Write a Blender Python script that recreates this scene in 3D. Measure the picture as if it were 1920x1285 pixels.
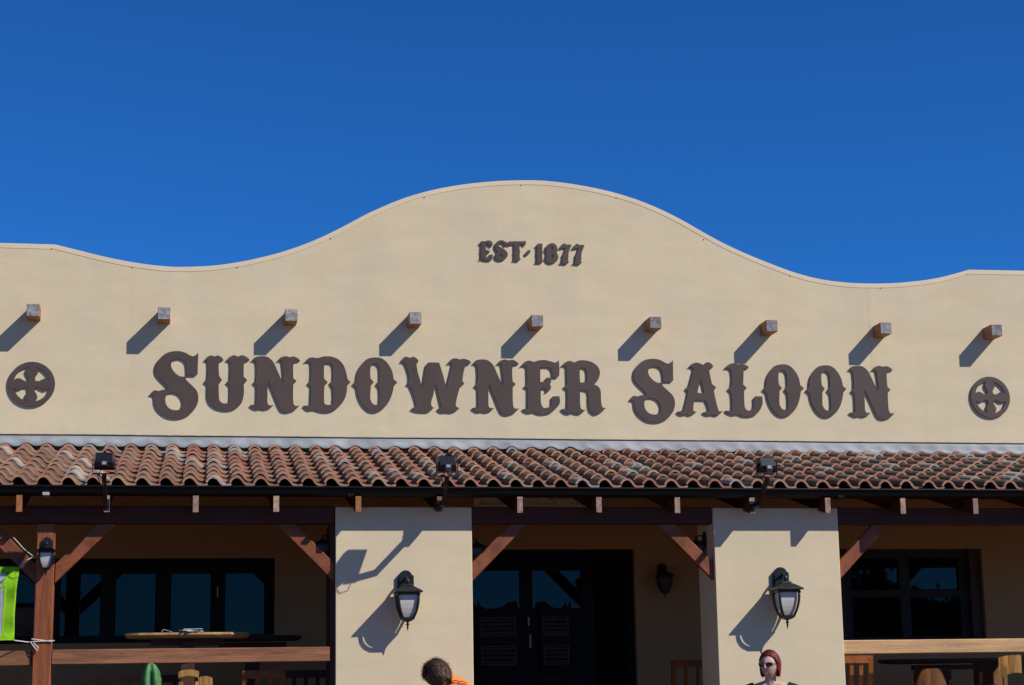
import bpy, bmesh, math, random
from mathutils import Vector, Matrix, Quaternion, noise
random.seed(7)
for o in list(bpy.data.objects): bpy.data.objects.remove(o)
SC = bpy.context.scene
COL = SC.collection

# ------------------------------------------------------------------ camera
F = 3557.0; CX, CY = 960.0, 642.5
EYE = Vector((0, 0, 1.25))
XH = Vector((19540., 358., F)).normalized()
UP = Vector((-310., -18420., F)); UP = (UP - XH * UP.dot(XH)).normalized()
YH = UP.cross(XH)
if YH.z < 0: YH = -YH
ROT = Matrix((XH, YH, UP))            # image-axes vector -> place vector
cam = bpy.data.cameras.new('camera'); camo = bpy.data.objects.new('camera', cam); COL.objects.link(camo)
cam.sensor_width = 36; cam.lens = F / 1920 * 36; cam.clip_start = .1; cam.clip_end = 3000
rx, ru, rb = ROT @ Vector((1, 0, 0)), ROT @ Vector((0, -1, 0)), ROT @ Vector((0, 0, -1))
camo.matrix_world = Matrix(((rx.x, ru.x, rb.x, EYE.x), (rx.y, ru.y, rb.y, EYE.y), (rx.z, ru.z, rb.z, EYE.z), (0, 0, 0, 1)))
SC.camera = camo

# ------------------------------------------------------------------ light
SUN = Vector((1.36, -1.0, 1.42)).normalized()
EL = math.asin(SUN.z); AZ = math.atan2(SUN.x, SUN.y)
W = bpy.data.worlds.new('World'); SC.world = W; W.use_nodes = True
nt = W.node_tree; nt.nodes.clear()
sky = nt.nodes.new('ShaderNodeTexSky'); sky.sky_type = 'NISHITA'; sky.sun_disc = False
sky.sun_elevation = EL; sky.sun_rotation = AZ; sky.altitude = 2500; sky.air_density = 1.0; sky.dust_density = 0.0; sky.ozone_density = 4.0
hs = nt.nodes.new('ShaderNodeMixRGB'); hs.blend_type = 'MULTIPLY'; hs.inputs['Fac'].default_value = 1; hs.inputs['Color2'].default_value = (.15, .575, 1.02, 1)
bg = nt.nodes.new('ShaderNodeBackground'); bg.inputs['Strength'].default_value = .10
wo = nt.nodes.new('ShaderNodeOutputWorld')
gm = nt.nodes.new('ShaderNodeGamma'); gm.inputs['Gamma'].default_value = 1.1; nt.links.new(sky.outputs[0], gm.inputs[0]); nt.links.new(gm.outputs[0], hs.inputs['Color1']); nt.links.new(hs.outputs[0], bg.inputs['Color']); nt.links.new(bg.outputs[0], wo.inputs[0])
sl = bpy.data.lights.new('sun', 'SUN'); sl.energy = 5.0; sl.angle = math.radians(.5); sl.color = (1, .96, .90)
so = bpy.data.objects.new('sun', sl); COL.objects.link(so); so.rotation_euler = (-SUN).to_track_quat('-Z', 'Y').to_euler(); so.location = (20, -15, 20)
SC.view_settings.view_transform = 'Standard'; SC.view_settings.look = 'None'; SC.view_settings.gamma = 1; SC.view_settings.exposure = 0.0
SC.render.engine = 'CYCLES'

# ------------------------------------------------------------------ helpers
def P(px, py, Y):
    d = ROT @ Vector((px - CX, py - CY, F)); return EYE + d * (Y / d.y)
def PX(px, py, X):
    d = ROT @ Vector((px - CX, py - CY, F)); return EYE + d * (X / d.x)

def obj(name, data, parent=None, mat=None, **kw):
    o = bpy.data.objects.new(name, data); COL.objects.link(o)
    if parent is not None: o.parent = parent
    if mat is not None and data is not None and not data.materials:
        for m in (mat if isinstance(mat, (list, tuple)) else [mat]): data.materials.append(m)
    for k, v in kw.items(): o[k] = v
    return o
def thing(name, label, cat, loc=(0, 0, 0), group=None, rz=0):
    o = obj(name, None); o.location = loc; o.rotation_euler = (0, 0, rz); o['label'] = label; o['category'] = cat
    o.empty_display_size = .1
    if group: o['group'] = group
    return o
def mesh(bm, name, smooth=False):
    bmesh.ops.recalc_face_normals(bm, faces=bm.faces)
    me = bpy.data.meshes.new(name); bm.to_mesh(me); bm.free()
    if smooth:
        for p in me.polygons: p.use_smooth = True
    return me
def part(name, bm, mat, parent, smooth=False, loc=None, **kw):
    o = obj(name, mesh(bm, name, smooth), parent, mat, **kw)
    if loc is not None: o.location = loc
    return o
def box(bm, x0, x1, y0, y1, z0, z1, bev=0, mi=0):
    r = bmesh.ops.create_cube(bm, size=1)
    vs = r['verts']
    for v in vs: v.co = Vector(((x0 + x1) / 2 + v.co.x * (x1 - x0), (y0 + y1) / 2 + v.co.y * (y1 - y0), (z0 + z1) / 2 + v.co.z * (z1 - z0)))
    fs = list({f for v in vs for f in v.link_faces})
    for f in fs: f.material_index = mi
    if bev:
        es = list({e for v in vs for e in v.link_edges})
        bmesh.ops.bevel(bm, geom=es, offset=bev, segments=1, affect='EDGES', profile=.5)
    return bm
def B(*a, **k): return box(bmesh.new(), *a, **k)
def beam_between(bm, a, b, w, h, up=Vector((0, 0, 1)), bev=0):
    """square bar from a to b, w across, h along 'up'"""
    a, b = Vector(a), Vector(b); d = (b - a); L = d.length; d.normalize()
    s = d.cross(up).normalized(); u = s.cross(d)
    vs = []
    for t in (a, b):
        for i, j in ((-1, -1), (1, -1), (1, 1), (-1, 1)): vs.append(bm.verts.new(t + s * i * w / 2 + u * j * h / 2))
    fs = [(0, 1, 2, 3), (4, 7, 6, 5), (0, 4, 5, 1), (1, 5, 6, 2), (2, 6, 7, 3), (3, 7, 4, 0)]
    for f in fs: bm.faces.new([vs[i] for i in f])
    if bev: bmesh.ops.bevel(bm, geom=list({e for v in vs for e in v.link_edges}), offset=bev, segments=1, affect='EDGES')
    return bm
def tube(bm, pts, rad, n=8, cap=True, closed=False):
    pts = [Vector(p) for p in pts]; rings = []
    m = len(pts); prev = None
    for i, p in enumerate(pts):
        if closed: t = pts[(i + 1) % m] - pts[i - 1]
        else: t = pts[min(i + 1, m - 1)] - pts[max(i - 1, 0)]
        t.normalize()
        if prev is None:
            s = t.orthogonal().normalized()
        else:
            s = (prev - t * prev.dot(t)); s = s.normalized() if s.length > 1e-6 else t.orthogonal().normalized()
        prev = s; u = t.cross(s)
        r = rad[i] if isinstance(rad, (list, tuple)) else rad
        rings.append([bm.verts.new(p + (s * math.cos(2 * math.pi * k / n) + u * math.sin(2 * math.pi * k / n)) * r) for k in range(n)])
    for i in range(m if closed else m - 1):
        a, b = rings[i], rings[(i + 1) % m]
        for k in range(n): bm.faces.new((a[k], a[(k + 1) % n], b[(k + 1) % n], b[k]))
    if cap and not closed:
        bm.faces.new(rings[0][::-1]); bm.faces.new(rings[-1])
    return bm
def lathe(bm, prof, n=16, c=(0, 0, 0), sx=1, sy=1, rot=0):
    c = Vector(c); rings = []
    for r, z in prof:
        rings.append([bm.verts.new(c + Vector((r * sx * math.cos(2 * math.pi * k / n + rot), r * sy * math.sin(2 * math.pi * k / n + rot), z))) for k in range(n)])
    for a, b in zip(rings, rings[1:]):
        for k in range(n): bm.faces.new((a[k], a[(k + 1) % n], b[(k + 1) % n], b[k]))
    bm.faces.new(rings[0][::-1]); bm.faces.new(rings[-1])
    return bm
def prism(bm, pts, y0, y1):
    """outline of (x,z) points extruded from y0 to y1"""
    a = [bm.verts.new((x, y0, z)) for x, z in pts]; b = [bm.verts.new((x, y1, z)) for x, z in pts]
    n = len(pts); bm.faces.new(a); bm.faces.new(b[::-1])
    for i in range(n): bm.faces.new((a[i], b[i], b[(i + 1) % n], a[(i + 1) % n]))
    return bm
def copy_tree(o, parent=None):
    c = o.copy(); COL.objects.link(c); c.parent = parent
    for ch in list(o.children): copy_tree(ch, c)
    return c

# ------------------------------------------------------------------ materials
def mat(name, col, rough=.7, var=.12, scale=6., bump=0., bscale=60., spec=.3, metal=0., stretch=(1, 1, 1), col2=None, fine=0., coords='pos', rnd=0.):
    m = bpy.data.materials.new(name); m.use_nodes = True; t = m.node_tree; N = t.nodes; L = t.links
    b = N['Principled BSDF']; b.inputs['Roughness'].default_value = rough; b.inputs['Specular IOR Level'].default_value = spec; b.inputs['Metallic'].default_value = metal
    if coords == 'pos': g = N.new('ShaderNodeNewGeometry'); src = g.outputs['Position']
    else: g = N.new('ShaderNodeTexCoord'); src = g.outputs['Object']
    mp = N.new('ShaderNodeMapping'); mp.inputs['Scale'].default_value = stretch; L.new(src, mp.inputs['Vector'])
    vec = mp.outputs[0]
    if rnd:
        oi = N.new('ShaderNodeObjectInfo'); ad = N.new('ShaderNodeVectorMath'); ad.operation = 'ADD'
        sc = N.new('ShaderNodeMath'); sc.operation = 'MULTIPLY'; sc.inputs[1].default_value = 37.
        L.new(oi.outputs['Random'], sc.inputs[0]); L.new(vec, ad.inputs[0]); L.new(sc.outputs[0], ad.inputs[1]); vec = ad.outputs[0]
    n1 = N.new('ShaderNodeTexNoise'); n1.inputs['Scale'].default_value = scale; n1.inputs['Detail'].default_value = 6; n1.inputs['Roughness'].default_value = .6; L.new(vec, n1.inputs['Vector'])
    r = N.new('ShaderNodeValToRGB'); r.color_ramp.elements[0].position = .3; r.color_ramp.elements[1].position = .72
    c = Vector(col); c2 = Vector(col2) if col2 else c * (1 + var); c1 = c * (1 - var)
    r.color_ramp.elements[0].color = (*c1, 1); r.color_ramp.elements[1].color = (*c2, 1)
    L.new(n1.outputs['Fac'], r.inputs['Fac']); out = r.outputs['Color']
    if fine:
        n2 = N.new('ShaderNodeTexNoise'); n2.inputs['Scale'].default_value = scale * 9; n2.inputs['Detail'].default_value = 5; L.new(vec, n2.inputs['Vector'])
        mr = N.new('ShaderNodeMapRange'); mr.inputs['To Min'].default_value = 1 - fine; mr.inputs['To Max'].default_value = 1 + fine; L.new(n2.outputs['Fac'], mr.inputs['Value'])
        mx = N.new('ShaderNodeVectorMath'); mx.operation = 'MULTIPLY'; L.new(out, mx.inputs[0]); L.new(mr.outputs[0], mx.inputs[1]); out = mx.outputs[0]
    if rnd:
        mr = N.new('ShaderNodeMapRange'); mr.inputs['To Min'].default_value = 1 - rnd; mr.inputs['To Max'].default_value = 1 + rnd
        L.new(oi.outputs['Random'], mr.inputs['Value'])
        mx = N.new('ShaderNodeVectorMath'); mx.operation = 'MULTIPLY'; L.new(out, mx.inputs[0]); L.new(mr.outputs[0], mx.inputs[1]); out = mx.outputs[0]
    L.new(out, b.inputs['Base Color'])
    if bump:
        n3 = N.new('ShaderNodeTexNoise'); n3.inputs['Scale'].default_value = bscale; n3.inputs['Detail'].default_value = 4; L.new(vec, n3.inputs['Vector'])
        bp = N.new('ShaderNodeBump'); bp.inputs['Strength'].default_value = bump; bp.inputs['Distance'].default_value = .01; L.new(n3.outputs['Fac'], bp.inputs['Height']); L.new(bp.outputs[0], b.inputs['Normal'])
    return m

def stucco(name, col):
    m = bpy.data.materials.new(name); m.use_nodes = True; t = m.node_tree; N = t.nodes; L = t.links
    b = N['Principled BSDF']; b.inputs['Roughness'].default_value = .85; b.inputs['Specular IOR Level'].default_value = .2
    g = N.new('ShaderNodeNewGeometry')
    def nz(scale, detail, stretch=(1, 1, 1), rough=.55):
        mp = N.new('ShaderNodeMapping'); mp.inputs['Scale'].default_value = stretch; L.new(g.outputs['Position'], mp.inputs['Vector'])
        n = N.new('ShaderNodeTexNoise'); n.inputs['Scale'].default_value = scale; n.inputs['Detail'].default_value = detail; n.inputs['Roughness'].default_value = rough
        L.new(mp.outputs[0], n.inputs['Vector']); return n.outputs['Fac']
    def rng(f, a, c, lo=.3, hi=.7):
        r = N.new('ShaderNodeMapRange'); r.inputs['From Min'].default_value = lo; r.inputs['From Max'].default_value = hi; r.inputs['To Min'].default_value = a; r.inputs['To Max'].default_value = c; L.new(f, r.inputs['Value']); return r.outputs[0]
    def mul(a, c):
        x = N.new('ShaderNodeMath'); x.operation = 'MULTIPLY'; L.new(a, x.inputs[0]); L.new(c, x.inputs[1]); return x.outputs[0]
    big = rng(nz(.9, 3), .972, 1.022); streak = rng(nz(2.2, 5, (1, 1, .16)), .965, 1.02); trowel = rng(nz(5, 4, (.5, 1, 1.6)), .97, 1.03); fine = rng(nz(55, 3), .975, 1.025)
    band = rng(nz(1.0, 4, (.12, 1, 2.6), .6), .972, 1.02); rain = rng(nz(1.5, 6, (2.2, 1, .10), .65), .96, 1.0, .28, .42)
    f = mul(mul(mul(big, streak), mul(trowel, fine)), mul(rain, band))
    rgb = N.new('ShaderNodeRGB'); rgb.outputs[0].default_value = (*col, 1)
    warm = N.new('ShaderNodeMixRGB'); warm.inputs['Color2'].default_value = (col[0] * .97, col[1] * 1.0, col[2] * 1.04, 1); L.new(rgb.outputs[0], warm.inputs['Color1']); L.new(rng(nz(1.6, 4), 0, 1), warm.inputs['Fac'])
    v = N.new('ShaderNodeVectorMath'); v.operation = 'MULTIPLY'; L.new(warm.outputs[0], v.inputs[0]); L.new(f, v.inputs[1]); L.new(v.outputs[0], b.inputs['Base Color'])
    h = N.new('ShaderNodeMath'); h.operation = 'ADD'; L.new(nz(3.5, 5, (1, 1, 1.4)), h.inputs[0])
    h2 = N.new('ShaderNodeMath'); h2.operation = 'MULTIPLY'; h2.inputs[1].default_value = .12; L.new(nz(90, 3), h2.inputs[0]); L.new(h2.outputs[0], h.inputs[1])
    bp = N.new('ShaderNodeBump'); bp.inputs['Strength'].default_value = .14; bp.inputs['Distance'].default_value = .02; L.new(h.outputs[0], bp.inputs['Height']); L.new(bp.outputs[0], b.inputs['Normal'])
    return m

M = {}
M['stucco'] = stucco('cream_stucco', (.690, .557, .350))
M['inner'] = stucco('shade_darkened_stucco', (.43, .235, .105))  # cream wall colour darkened to put the veranda shade into it
M['coping'] = mat('cream_metal_capping', (.73, .59, .39), .5, .05, 3)
M['letter'] = mat('brown_letter_paint', (.084, .057, .046), .6, .14, 2.5, fine=.10)
M['timber'] = mat('red_brown_timber', (.205, .060, .023), .6, .42, 7, bump=.25, bscale=30, stretch=(1, 1, 1), fine=.25, rnd=.12)
M['post'] = mat('oiled_post_timber', (.24, .072, .025), .6, .40, 4, bump=.3, bscale=25, stretch=(6, 6, .5), fine=.4)
M['railR'] = mat('bleached_rail_timber', (.56, .325, .15), .7, .25, 4, bump=.3, bscale=20, stretch=(.5, 5, 7), fine=.4)
M['railL'] = mat('worn_rail_timber', (.245, .102, .048), .7, .5, 3, bump=.3, bscale=20, stretch=(.5, 5, 6), fine=.45)
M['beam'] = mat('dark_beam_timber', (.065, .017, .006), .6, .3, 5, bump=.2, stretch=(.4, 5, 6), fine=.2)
M['ceil'] = mat('ceiling_boards', (.10, .055, .028), .7, .2, 5, stretch=(6, .4, 1))
M['tail'] = mat('pale_rafter_end', (.31, .175, .115), .7, .35, 25, fine=.35, rnd=.3, col2=(.45, .31, .235))
M['tailo'] = mat('orange_rafter_end', (.32, .125, .042), .7, .3, 25, fine=.3)
M['taild'] = mat('stained_rafter_end', (.22, .09, .065), .7, .5, 30, fine=.3, col2=(.5, .33, .26))
M['vigaend'] = mat('weathered_end_grain', (.20, .19, .185), .8, .45, 22, fine=.35, rnd=.15, col2=(.42, .40, .38))
M['vigaside'] = mat('stained_stub_timber', (.30, .135, .055), .65, .3, 12, fine=.2)
M['gutter'] = mat('charcoal_gutter', (.0042, .0048, .0055), .5, .2, 4, spec=.18)
M['flash'] = mat('grey_lead_flashing', (.25, .26, .265), .5, .2, 2.5, bump=.15, bscale=8, fine=.06, col2=(.35, .36, .365), stretch=(1, 1, 1))
M['darkbead'] = mat('dark_bead_line', (.05, .045, .035), .7, .2, 10)
M['black'] = mat('black_metal', (.009, .009, .010), .42, .3, 20, spec=.45)
M['flood'] = mat('black_floodlight_enamel', (.010, .011, .014), .28, .2, 10, spec=.6)
M['label'] = mat('pale_label', (.20, .22, .25), .5, .1, 20)
M['galv'] = mat('pale_galvanised', (.42, .40, .38), .5, .2, 30)
M['frame'] = mat('black_joinery', (.0085, .0085, .008), .6, .2, 8, spec=.15)
M['frameg'] = mat('dark_grey_window_frame', (.030, .031, .029), .6, .2, 8, spec=.15)
M['batwing'] = mat('dark_stained_door', (.022, .009, .008), .7, .3, 8, spec=.1, stretch=(5, 5, .6))
M['louvre'] = mat('dusty_louvre', (.075, .070, .062), .5, .2, 8)
M['board'] = mat('old_notice_board', (.68, .60, .48), .7, .12, 5)
M['ink'] = mat('dark_brown_ink', (.05, .03, .025), .7, .1, 5)
M['rope'] = mat('white_cord', (.6, .58, .52), .8, .1, 40)
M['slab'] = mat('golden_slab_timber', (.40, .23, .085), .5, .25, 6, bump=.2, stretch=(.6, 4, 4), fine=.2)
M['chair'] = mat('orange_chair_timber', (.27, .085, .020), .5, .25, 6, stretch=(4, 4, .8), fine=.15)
M['chairp'] = mat('pale_chair_timber', (.42, .235, .075), .5, .15, 6, stretch=(4, 4, .8), fine=.12)
M['barrel'] = mat('dark_barrel_timber', (.21, .085, .034), .6, .25, 6, stretch=(5, 5, .6))
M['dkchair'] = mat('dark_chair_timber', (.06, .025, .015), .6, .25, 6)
M['paper'] = mat('white_paper', (.75, .73, .70), .8, .05, 20)
M['asphalt'] = mat('red_brown_road_surface', (.13, .062, .028), .9, .2, 3, bump=.3, fine=.2)
M['paving'] = mat('brick_red_paving', (.15, .085, .05), .9, .12, 3, fine=.1)
M['deck'] = mat('deck_boards', (.07, .04, .025), .7, .25, 5, stretch=(.5, 6, 1))
M['wallside'] = M['stucco']
M['roofsheet'] = mat('grey_roof_sheet', (.3, .3, .3), .5, .1, 3)

def glass_pane():
    m = bpy.data.materials.new('dark_window_glass'); m.use_nodes = True; b = m.node_tree.nodes['Principled BSDF']
    N = m.node_tree.nodes; L = m.node_tree.links
    b.inputs['Base Color'].default_value = (.0035, .0035, .004, 1); b.inputs['Roughness'].default_value = .015; b.inputs['IOR'].default_value = 1.31
    g = N.new('ShaderNodeNewGeometry'); n = N.new('ShaderNodeTexNoise'); n.inputs['Scale'].default_value = 1.3; L.new(g.outputs['Position'], n.inputs['Vector'])
    bp = N.new('ShaderNodeBump'); bp.inputs['Strength'].default_value = .04; bp.inputs['Distance'].default_value = .02; L.new(n.outputs['Fac'], bp.inputs['Height']); L.new(bp.outputs[0], b.inputs['Normal'])
    return m
M['glass'] = glass_pane()
def frosted():
    m = bpy.data.materials.new('frosted_lamp_glass'); m.use_nodes = True; b = m.node_tree.nodes['Principled BSDF']
    N = m.node_tree.nodes; L = m.node_tree.links
    g = N.new('ShaderNodeNewGeometry'); n = N.new('ShaderNodeTexNoise'); n.inputs['Scale'].default_value = 25; L.new(g.outputs['Position'], n.inputs['Vector'])
    r = N.new('ShaderNodeValToRGB'); r.color_ramp.elements[0].color = (.50, .48, .43, 1); r.color_ramp.elements[1].color = (.62, .60, .55, 1); L.new(n.outputs['Fac'], r.inputs['Fac']); L.new(r.outputs[0], b.inputs['Base Color'])
    b.inputs['Roughness'].default_value = .25; b.inputs['Subsurface Weight'].default_value = .3; b.inputs['Subsurface Radius'].default_value = (.03, .03, .03)
    return m
M['frost'] = frosted(); M['frostshade'] = mat('shaded_frosted_glass', (.06, .055, .05), .3, .1, 20)  # darkened frosted glass, shade painted in for lanterns under the roof

# ------------------------------------------------------------------ ground
bm = bmesh.new(); s = 1500
bm.faces.new([bm.verts.new(p) for p in ((-s, -s, 0), (s, -s, 0), (s, s, 0), (-s, s, 0))])
part('ground', bm, M['asphalt'], None, kind='structure')
part('pavement', B(-30, 40, 12.2, 15.6, .004, .13, bev=.01), M['paving'], None, kind='structure')

# ------------------------------------------------------------------ building
XL, XR = -4.2, 12.2
YE, YP, YW = 15.5, 15.66, 18.15       # tile eave, pillar face, wall face
DECK = .78
bld = thing('saloon_building', 'cream stucco western saloon with curved parapet and tiled veranda roof', 'building', (3.6, YW, 0))
def bpart(name, bm, m, smooth=False, parent=None, **kw):
    o = part(name, bm, m, parent or bld, smooth, **kw)
    if parent is None: o.location = -Vector(bld.location)      # vertices are given in place coordinates
    return o

# parapet wall
top_px = [(-420, 446), (-200, 451), (0, 455.5), (104, 458.5), (150, 470), (200, 482.3), (250, 492), (300, 498.5), (340, 500.5), (400, 498), (450, 491), (480, 484.8), (520, 475), (560, 462), (600, 446), (640, 426.5), (670, 410.5), (700, 395.4), (756, 372), (812, 356), (868, 345.9), (925, 340), (975, 338), (1023, 339), (1080, 346), (1136, 357), (1192, 373.4), (1240, 393.0), (1280, 413), (1320, 436), (1360, 457.5), (1400, 476), (1440, 492.3), (1490, 511), (1540, 523.7), (1590, 530), (1640, 531.7), (1690, 530), (1740, 524.5), (1777, 517), (1817, 505.7), (1920, 507.7), (2120, 512), (2500, 520)]
tp = [P(x, y, YW - .008) for x, y in top_px]; tp = [(p.x, p.z) for p in tp]
kinks = [3, 40]
def cr(p0, p1, p2, p3, t):
    return tuple(.5 * (2 * b + (c - a) * t + (2 * a - 5 * b + 4 * c - d) * t * t + (3 * b - a - 3 * c + d) * t ** 3) for a, b, c, d in zip(p0, p1, p2, p3))
curve = []
segs = [tp[:4], tp[3:41], tp[40:]]
for sg in segs:
    for i in range(len(sg) - 1):
        a = sg[max(i - 1, 0)]; b = sg[i]; c = sg[i + 1]; d = sg[min(i + 2, len(sg) - 1)]
        for k in range(3): curve.append(cr(a, b, c, d, k / 3))
curve.append(tp[-1])
curve = [(XL, curve[0][1])] + [c for c in curve if XL < c[0] < XR] + [(XR, curve[-1][1])]
bm = bmesh.new(); ZB = 3.5; CH = .046
rows = []
for x, z in curve:
    rows.append([bm.verts.new((x, YW, ZB)), bm.verts.new((x, YW, z - .01)), bm.verts.new((x, YW + .25, z - .01)), bm.verts.new((x, YW + .25, ZB))])
for a, b in zip(rows, rows[1:]):
    for k in range(4): bm.faces.new((a[k], b[k], b[(k + 1) % 4], a[(k + 1) % 4]))
bm.faces.new(rows[0]); bm.faces.new(rows[-1][::-1])
facade = bpart('facade_wall', bm, M['stucco'])
# metal capping that follows the curve
bm = bmesh.new(); rows = []
n = len(curve)
for i, (x, z) in enumerate(curve):
    a = curve[max(i - 1, 0)]; b = curve[min(i + 1, n - 1)]; t = Vector((b[0] - a[0], 0, b[1] - a[1])).normalized(); nn = Vector((-t.z, 0, t.x))
    top = Vector((x, 0, z)); bot = top - nn * CH
    y0, y1 = YW - .0025, YW + .262
    rows.append([bm.verts.new((bot.x, y0, bot.z)), bm.verts.new((top.x, y0, top.z - .003)), bm.verts.new((top.x, y0 + .004, top.z)), bm.verts.new((top.x, y1, top.z + .002)), bm.verts.new((bot.x, y1, bot.z)), bm.verts.new((bot.x, y1 - .004, bot.z)), bm.verts.new((top.x, y1 - .004, top.z - .004)), bm.verts.new((top.x, y0 + .006, top.z - .006)), bm.verts.new((bot.x, y0 + .006, bot.z))])
for a, b in zip(rows, rows[1:]):
    for k in range(9): bm.faces.new((a[k], b[k], b[(k + 1) % 9], a[(k + 1) % 9]))
bpart('parapet_capping', bm, M['coping'], parent=facade)
for x, y in ((97, 466), (248, 501), (445, 501), (620, 447), (796, 370), (977, 347), (1156, 371), (1320, 449), (1482, 517), (1652, 540), (1814, 514)):
    p = P(x, y, YW - .01); bm = bmesh.new()
    lathe(bm, [(.006, 0), (.006, .004), (.003, .006)], 8); o = part('screw', bm, M['vigaside'], facade); o.location = (p.x, YW, p.z); o.rotation_euler = (math.radians(90), 0, 0)
# a vertical movement joint and bulk of the building behind
p = P(1632, 620, YW); zt = P(1632, 540, YW).z
bpart('movement_joint', B(p.x - .006, p.x + .006, YW - .0006, YW + .01, P(1632, 690, YW).z, zt - .03), mat('joint_filler', (.655, .515, .32), .8, .1, 10), parent=facade)
bpart('side_wall', B(XL, XL + .25, YW + .255, 27, 0, 4.6), M['stucco'])
bpart('side_wall', B(XR - .25, XR, YW + .255, 27, 0, 4.6), M['stucco'])
bpart('main_roof', B(XL + .255, XR - .255, YW + .255, 27, 4.3, 4.45), M['roofsheet'])

# projecting beam stubs
vx0, vdx, vz, vl, vs = -1.2335, 1.2049, P(780.5, 596.6, YW - .21).z, .21, .118
for i in range(-2, 12):
    x = vx0 + vdx * i
    if x > XR - .3 or x < XL + .2: continue
    bm = bmesh.new(); dx = random.uniform(-.006, .006); dz = random.uniform(-.006, .006)
    box(bm, x - vs / 2 + dx, x + vs / 2 + dx, YW - vl + random.uniform(-.006, .006), YW + .1, vz - vs / 2 + dz, vz + vs / 2 + dz, bev=.003)
    for f in bm.faces: f.material_index = 1 if f.normal.y < -.9 else 0
    o = bpart('projecting_beam', bm, [M['vigaside'], M['vigaend']])

# ------------------------------------------------------------------ veranda roof
DN = Vector((.02355, 1, .240))                     # up the slope, per metre of depth
SV = DN.normalized(); NV = Vector((0, -.2334, .9724))
Z0 = 3.053
def roof_z(Y): return Z0 + .240 * (Y - YE)
bm = bmesh.new()
prof = [(YE + .03, roof_z(YE + .03) - .05), (YE + .03, roof_z(YE + .03) - .022), (YW, roof_z(YW) - .022), (YW, roof_z(YW) - .05)]
a = [bm.verts.new((XL, y, z)) for y, z in prof]; b = [bm.verts.new((XR, y, z)) for y, z in prof]
bm.faces.new(a); bm.faces.new(b[::-1])
for i in range(4): bm.faces.new((a[i], b[i], b[(i + 1) % 4], a[(i + 1) % 4]))
roof = bpart('veranda_roof', bm, M['ceil'])

PITCH, GAUGE, TL, TT = .1915, .3225, .385, .017
prof = [(0, .020), (.05, .038), (.13, .054), (.23, .064), (.33, .067), (.43, .062), (.53, .049), (.61, .031), (.68, .013), (.76, .002), (.88, .0), (.99, .004), (1.05, .011)]
def tile_geo(bm, origin, us, vs_, ns, mt, mf, jit=0, rot=0):
    pts = []; m = len(prof)
    cs, sn = math.cos(rot), math.sin(rot)
    for j, v in enumerate((0, .010, TL)):
        w = .025 * (1 - v / GAUGE)
        for i, (u, h) in enumerate(prof):
            # outward normal of the profile for the thickness
            a = prof[max(i - 1, 0)]; b = prof[min(i + 1, m - 1)]; tx, tz = (b[0] - a[0]) * PITCH, b[1] - a[1]; l = math.hypot(tx, tz); nx, nz = -tz / l, tx / l
            for th in (0, -TT):
                uu, ww = u * PITCH + nx * th, h + w + nz * th + jit
                pts.append(bm.verts.new(origin + us * (uu * cs - v * sn) + vs_ * (v * cs + uu * sn) + ns * ww))
    def q(j, i, k): return pts[j * 2 * m + i * 2 + k]
    for i in range(m - 1):
        f = bm.faces.new((q(0, i, 0), q(0, i + 1, 0), q(1, i + 1, 0), q(1, i, 0))); f.material_index = mf; f.smooth = True  # edge clay colour on top strip, also standing in for light on lip
        f = bm.faces.new((q(1, i, 0), q(1, i + 1, 0), q(2, i + 1, 0), q(2, i, 0))); f.material_index = mt; f.smooth = True
        f = bm.faces.new((q(0, i, 1), q(2, i, 1), q(2, i + 1, 1), q(0, i + 1, 1))); f.material_index = mt; f.smooth = True
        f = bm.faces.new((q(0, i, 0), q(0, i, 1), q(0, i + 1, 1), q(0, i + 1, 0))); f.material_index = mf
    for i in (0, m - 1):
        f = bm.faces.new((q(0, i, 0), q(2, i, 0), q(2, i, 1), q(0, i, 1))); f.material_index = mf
tops = [mat('weathered_tile_brown', (.100, .070, .044), .85, .35, 14, fine=.3, rnd=.2), mat('weathered_tile_olive', (.112, .084, .055), .85, .35, 14, fine=.3, rnd=.2),
        mat('weathered_tile_red', (.135, .075, .048), .85, .35, 14, fine=.3, rnd=.2), mat('pale_tile', (.30, .25, .19), .85, .25, 14, fine=.25, rnd=.15), mat('cream_tile', (.42, .32, .22), .85, .2, 14, fine=.2, rnd=.12)]
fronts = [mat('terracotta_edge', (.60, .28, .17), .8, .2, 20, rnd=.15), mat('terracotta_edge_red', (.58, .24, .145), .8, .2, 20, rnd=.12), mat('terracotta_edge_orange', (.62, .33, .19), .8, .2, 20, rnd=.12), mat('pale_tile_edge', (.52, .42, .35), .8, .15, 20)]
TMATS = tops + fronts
variants = []
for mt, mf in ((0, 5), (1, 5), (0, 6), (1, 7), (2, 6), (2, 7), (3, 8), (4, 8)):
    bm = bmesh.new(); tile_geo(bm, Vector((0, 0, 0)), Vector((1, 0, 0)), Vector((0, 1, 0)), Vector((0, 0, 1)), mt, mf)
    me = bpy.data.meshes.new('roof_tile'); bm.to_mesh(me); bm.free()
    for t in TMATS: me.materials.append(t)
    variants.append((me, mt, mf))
def proj(p):
    c = ROT.transposed() @ (p - EYE); return CX + F * c.x / c.z, CY + F * c.y / c.z
US = Vector((1, 0, 0)); VS = SV
NS = US.cross(VS).normalized()
x_eave = P(400 - 14, 905, YE).x
cells = []
for r in range(9):
    for i in range(-34, 74):
        o = Vector((x_eave + i * PITCH, YE, Z0)) + SV * (r * GAUGE)
        if o.x < XL + .05 or o.x > XR - .25: continue
        px, py = proj(o + US * .1)
        vis = -25 < px < 1945
        cells.append((r, i, o, vis))
random.seed(21)
inview = [c for c in cells if c[3]]
single = set((c[0], c[1]) for c in sorted(inview, key=lambda c: c[0])[:300])
Mrot = Matrix((US, VS, NS)).transposed()
rest = bmesh.new()
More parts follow.
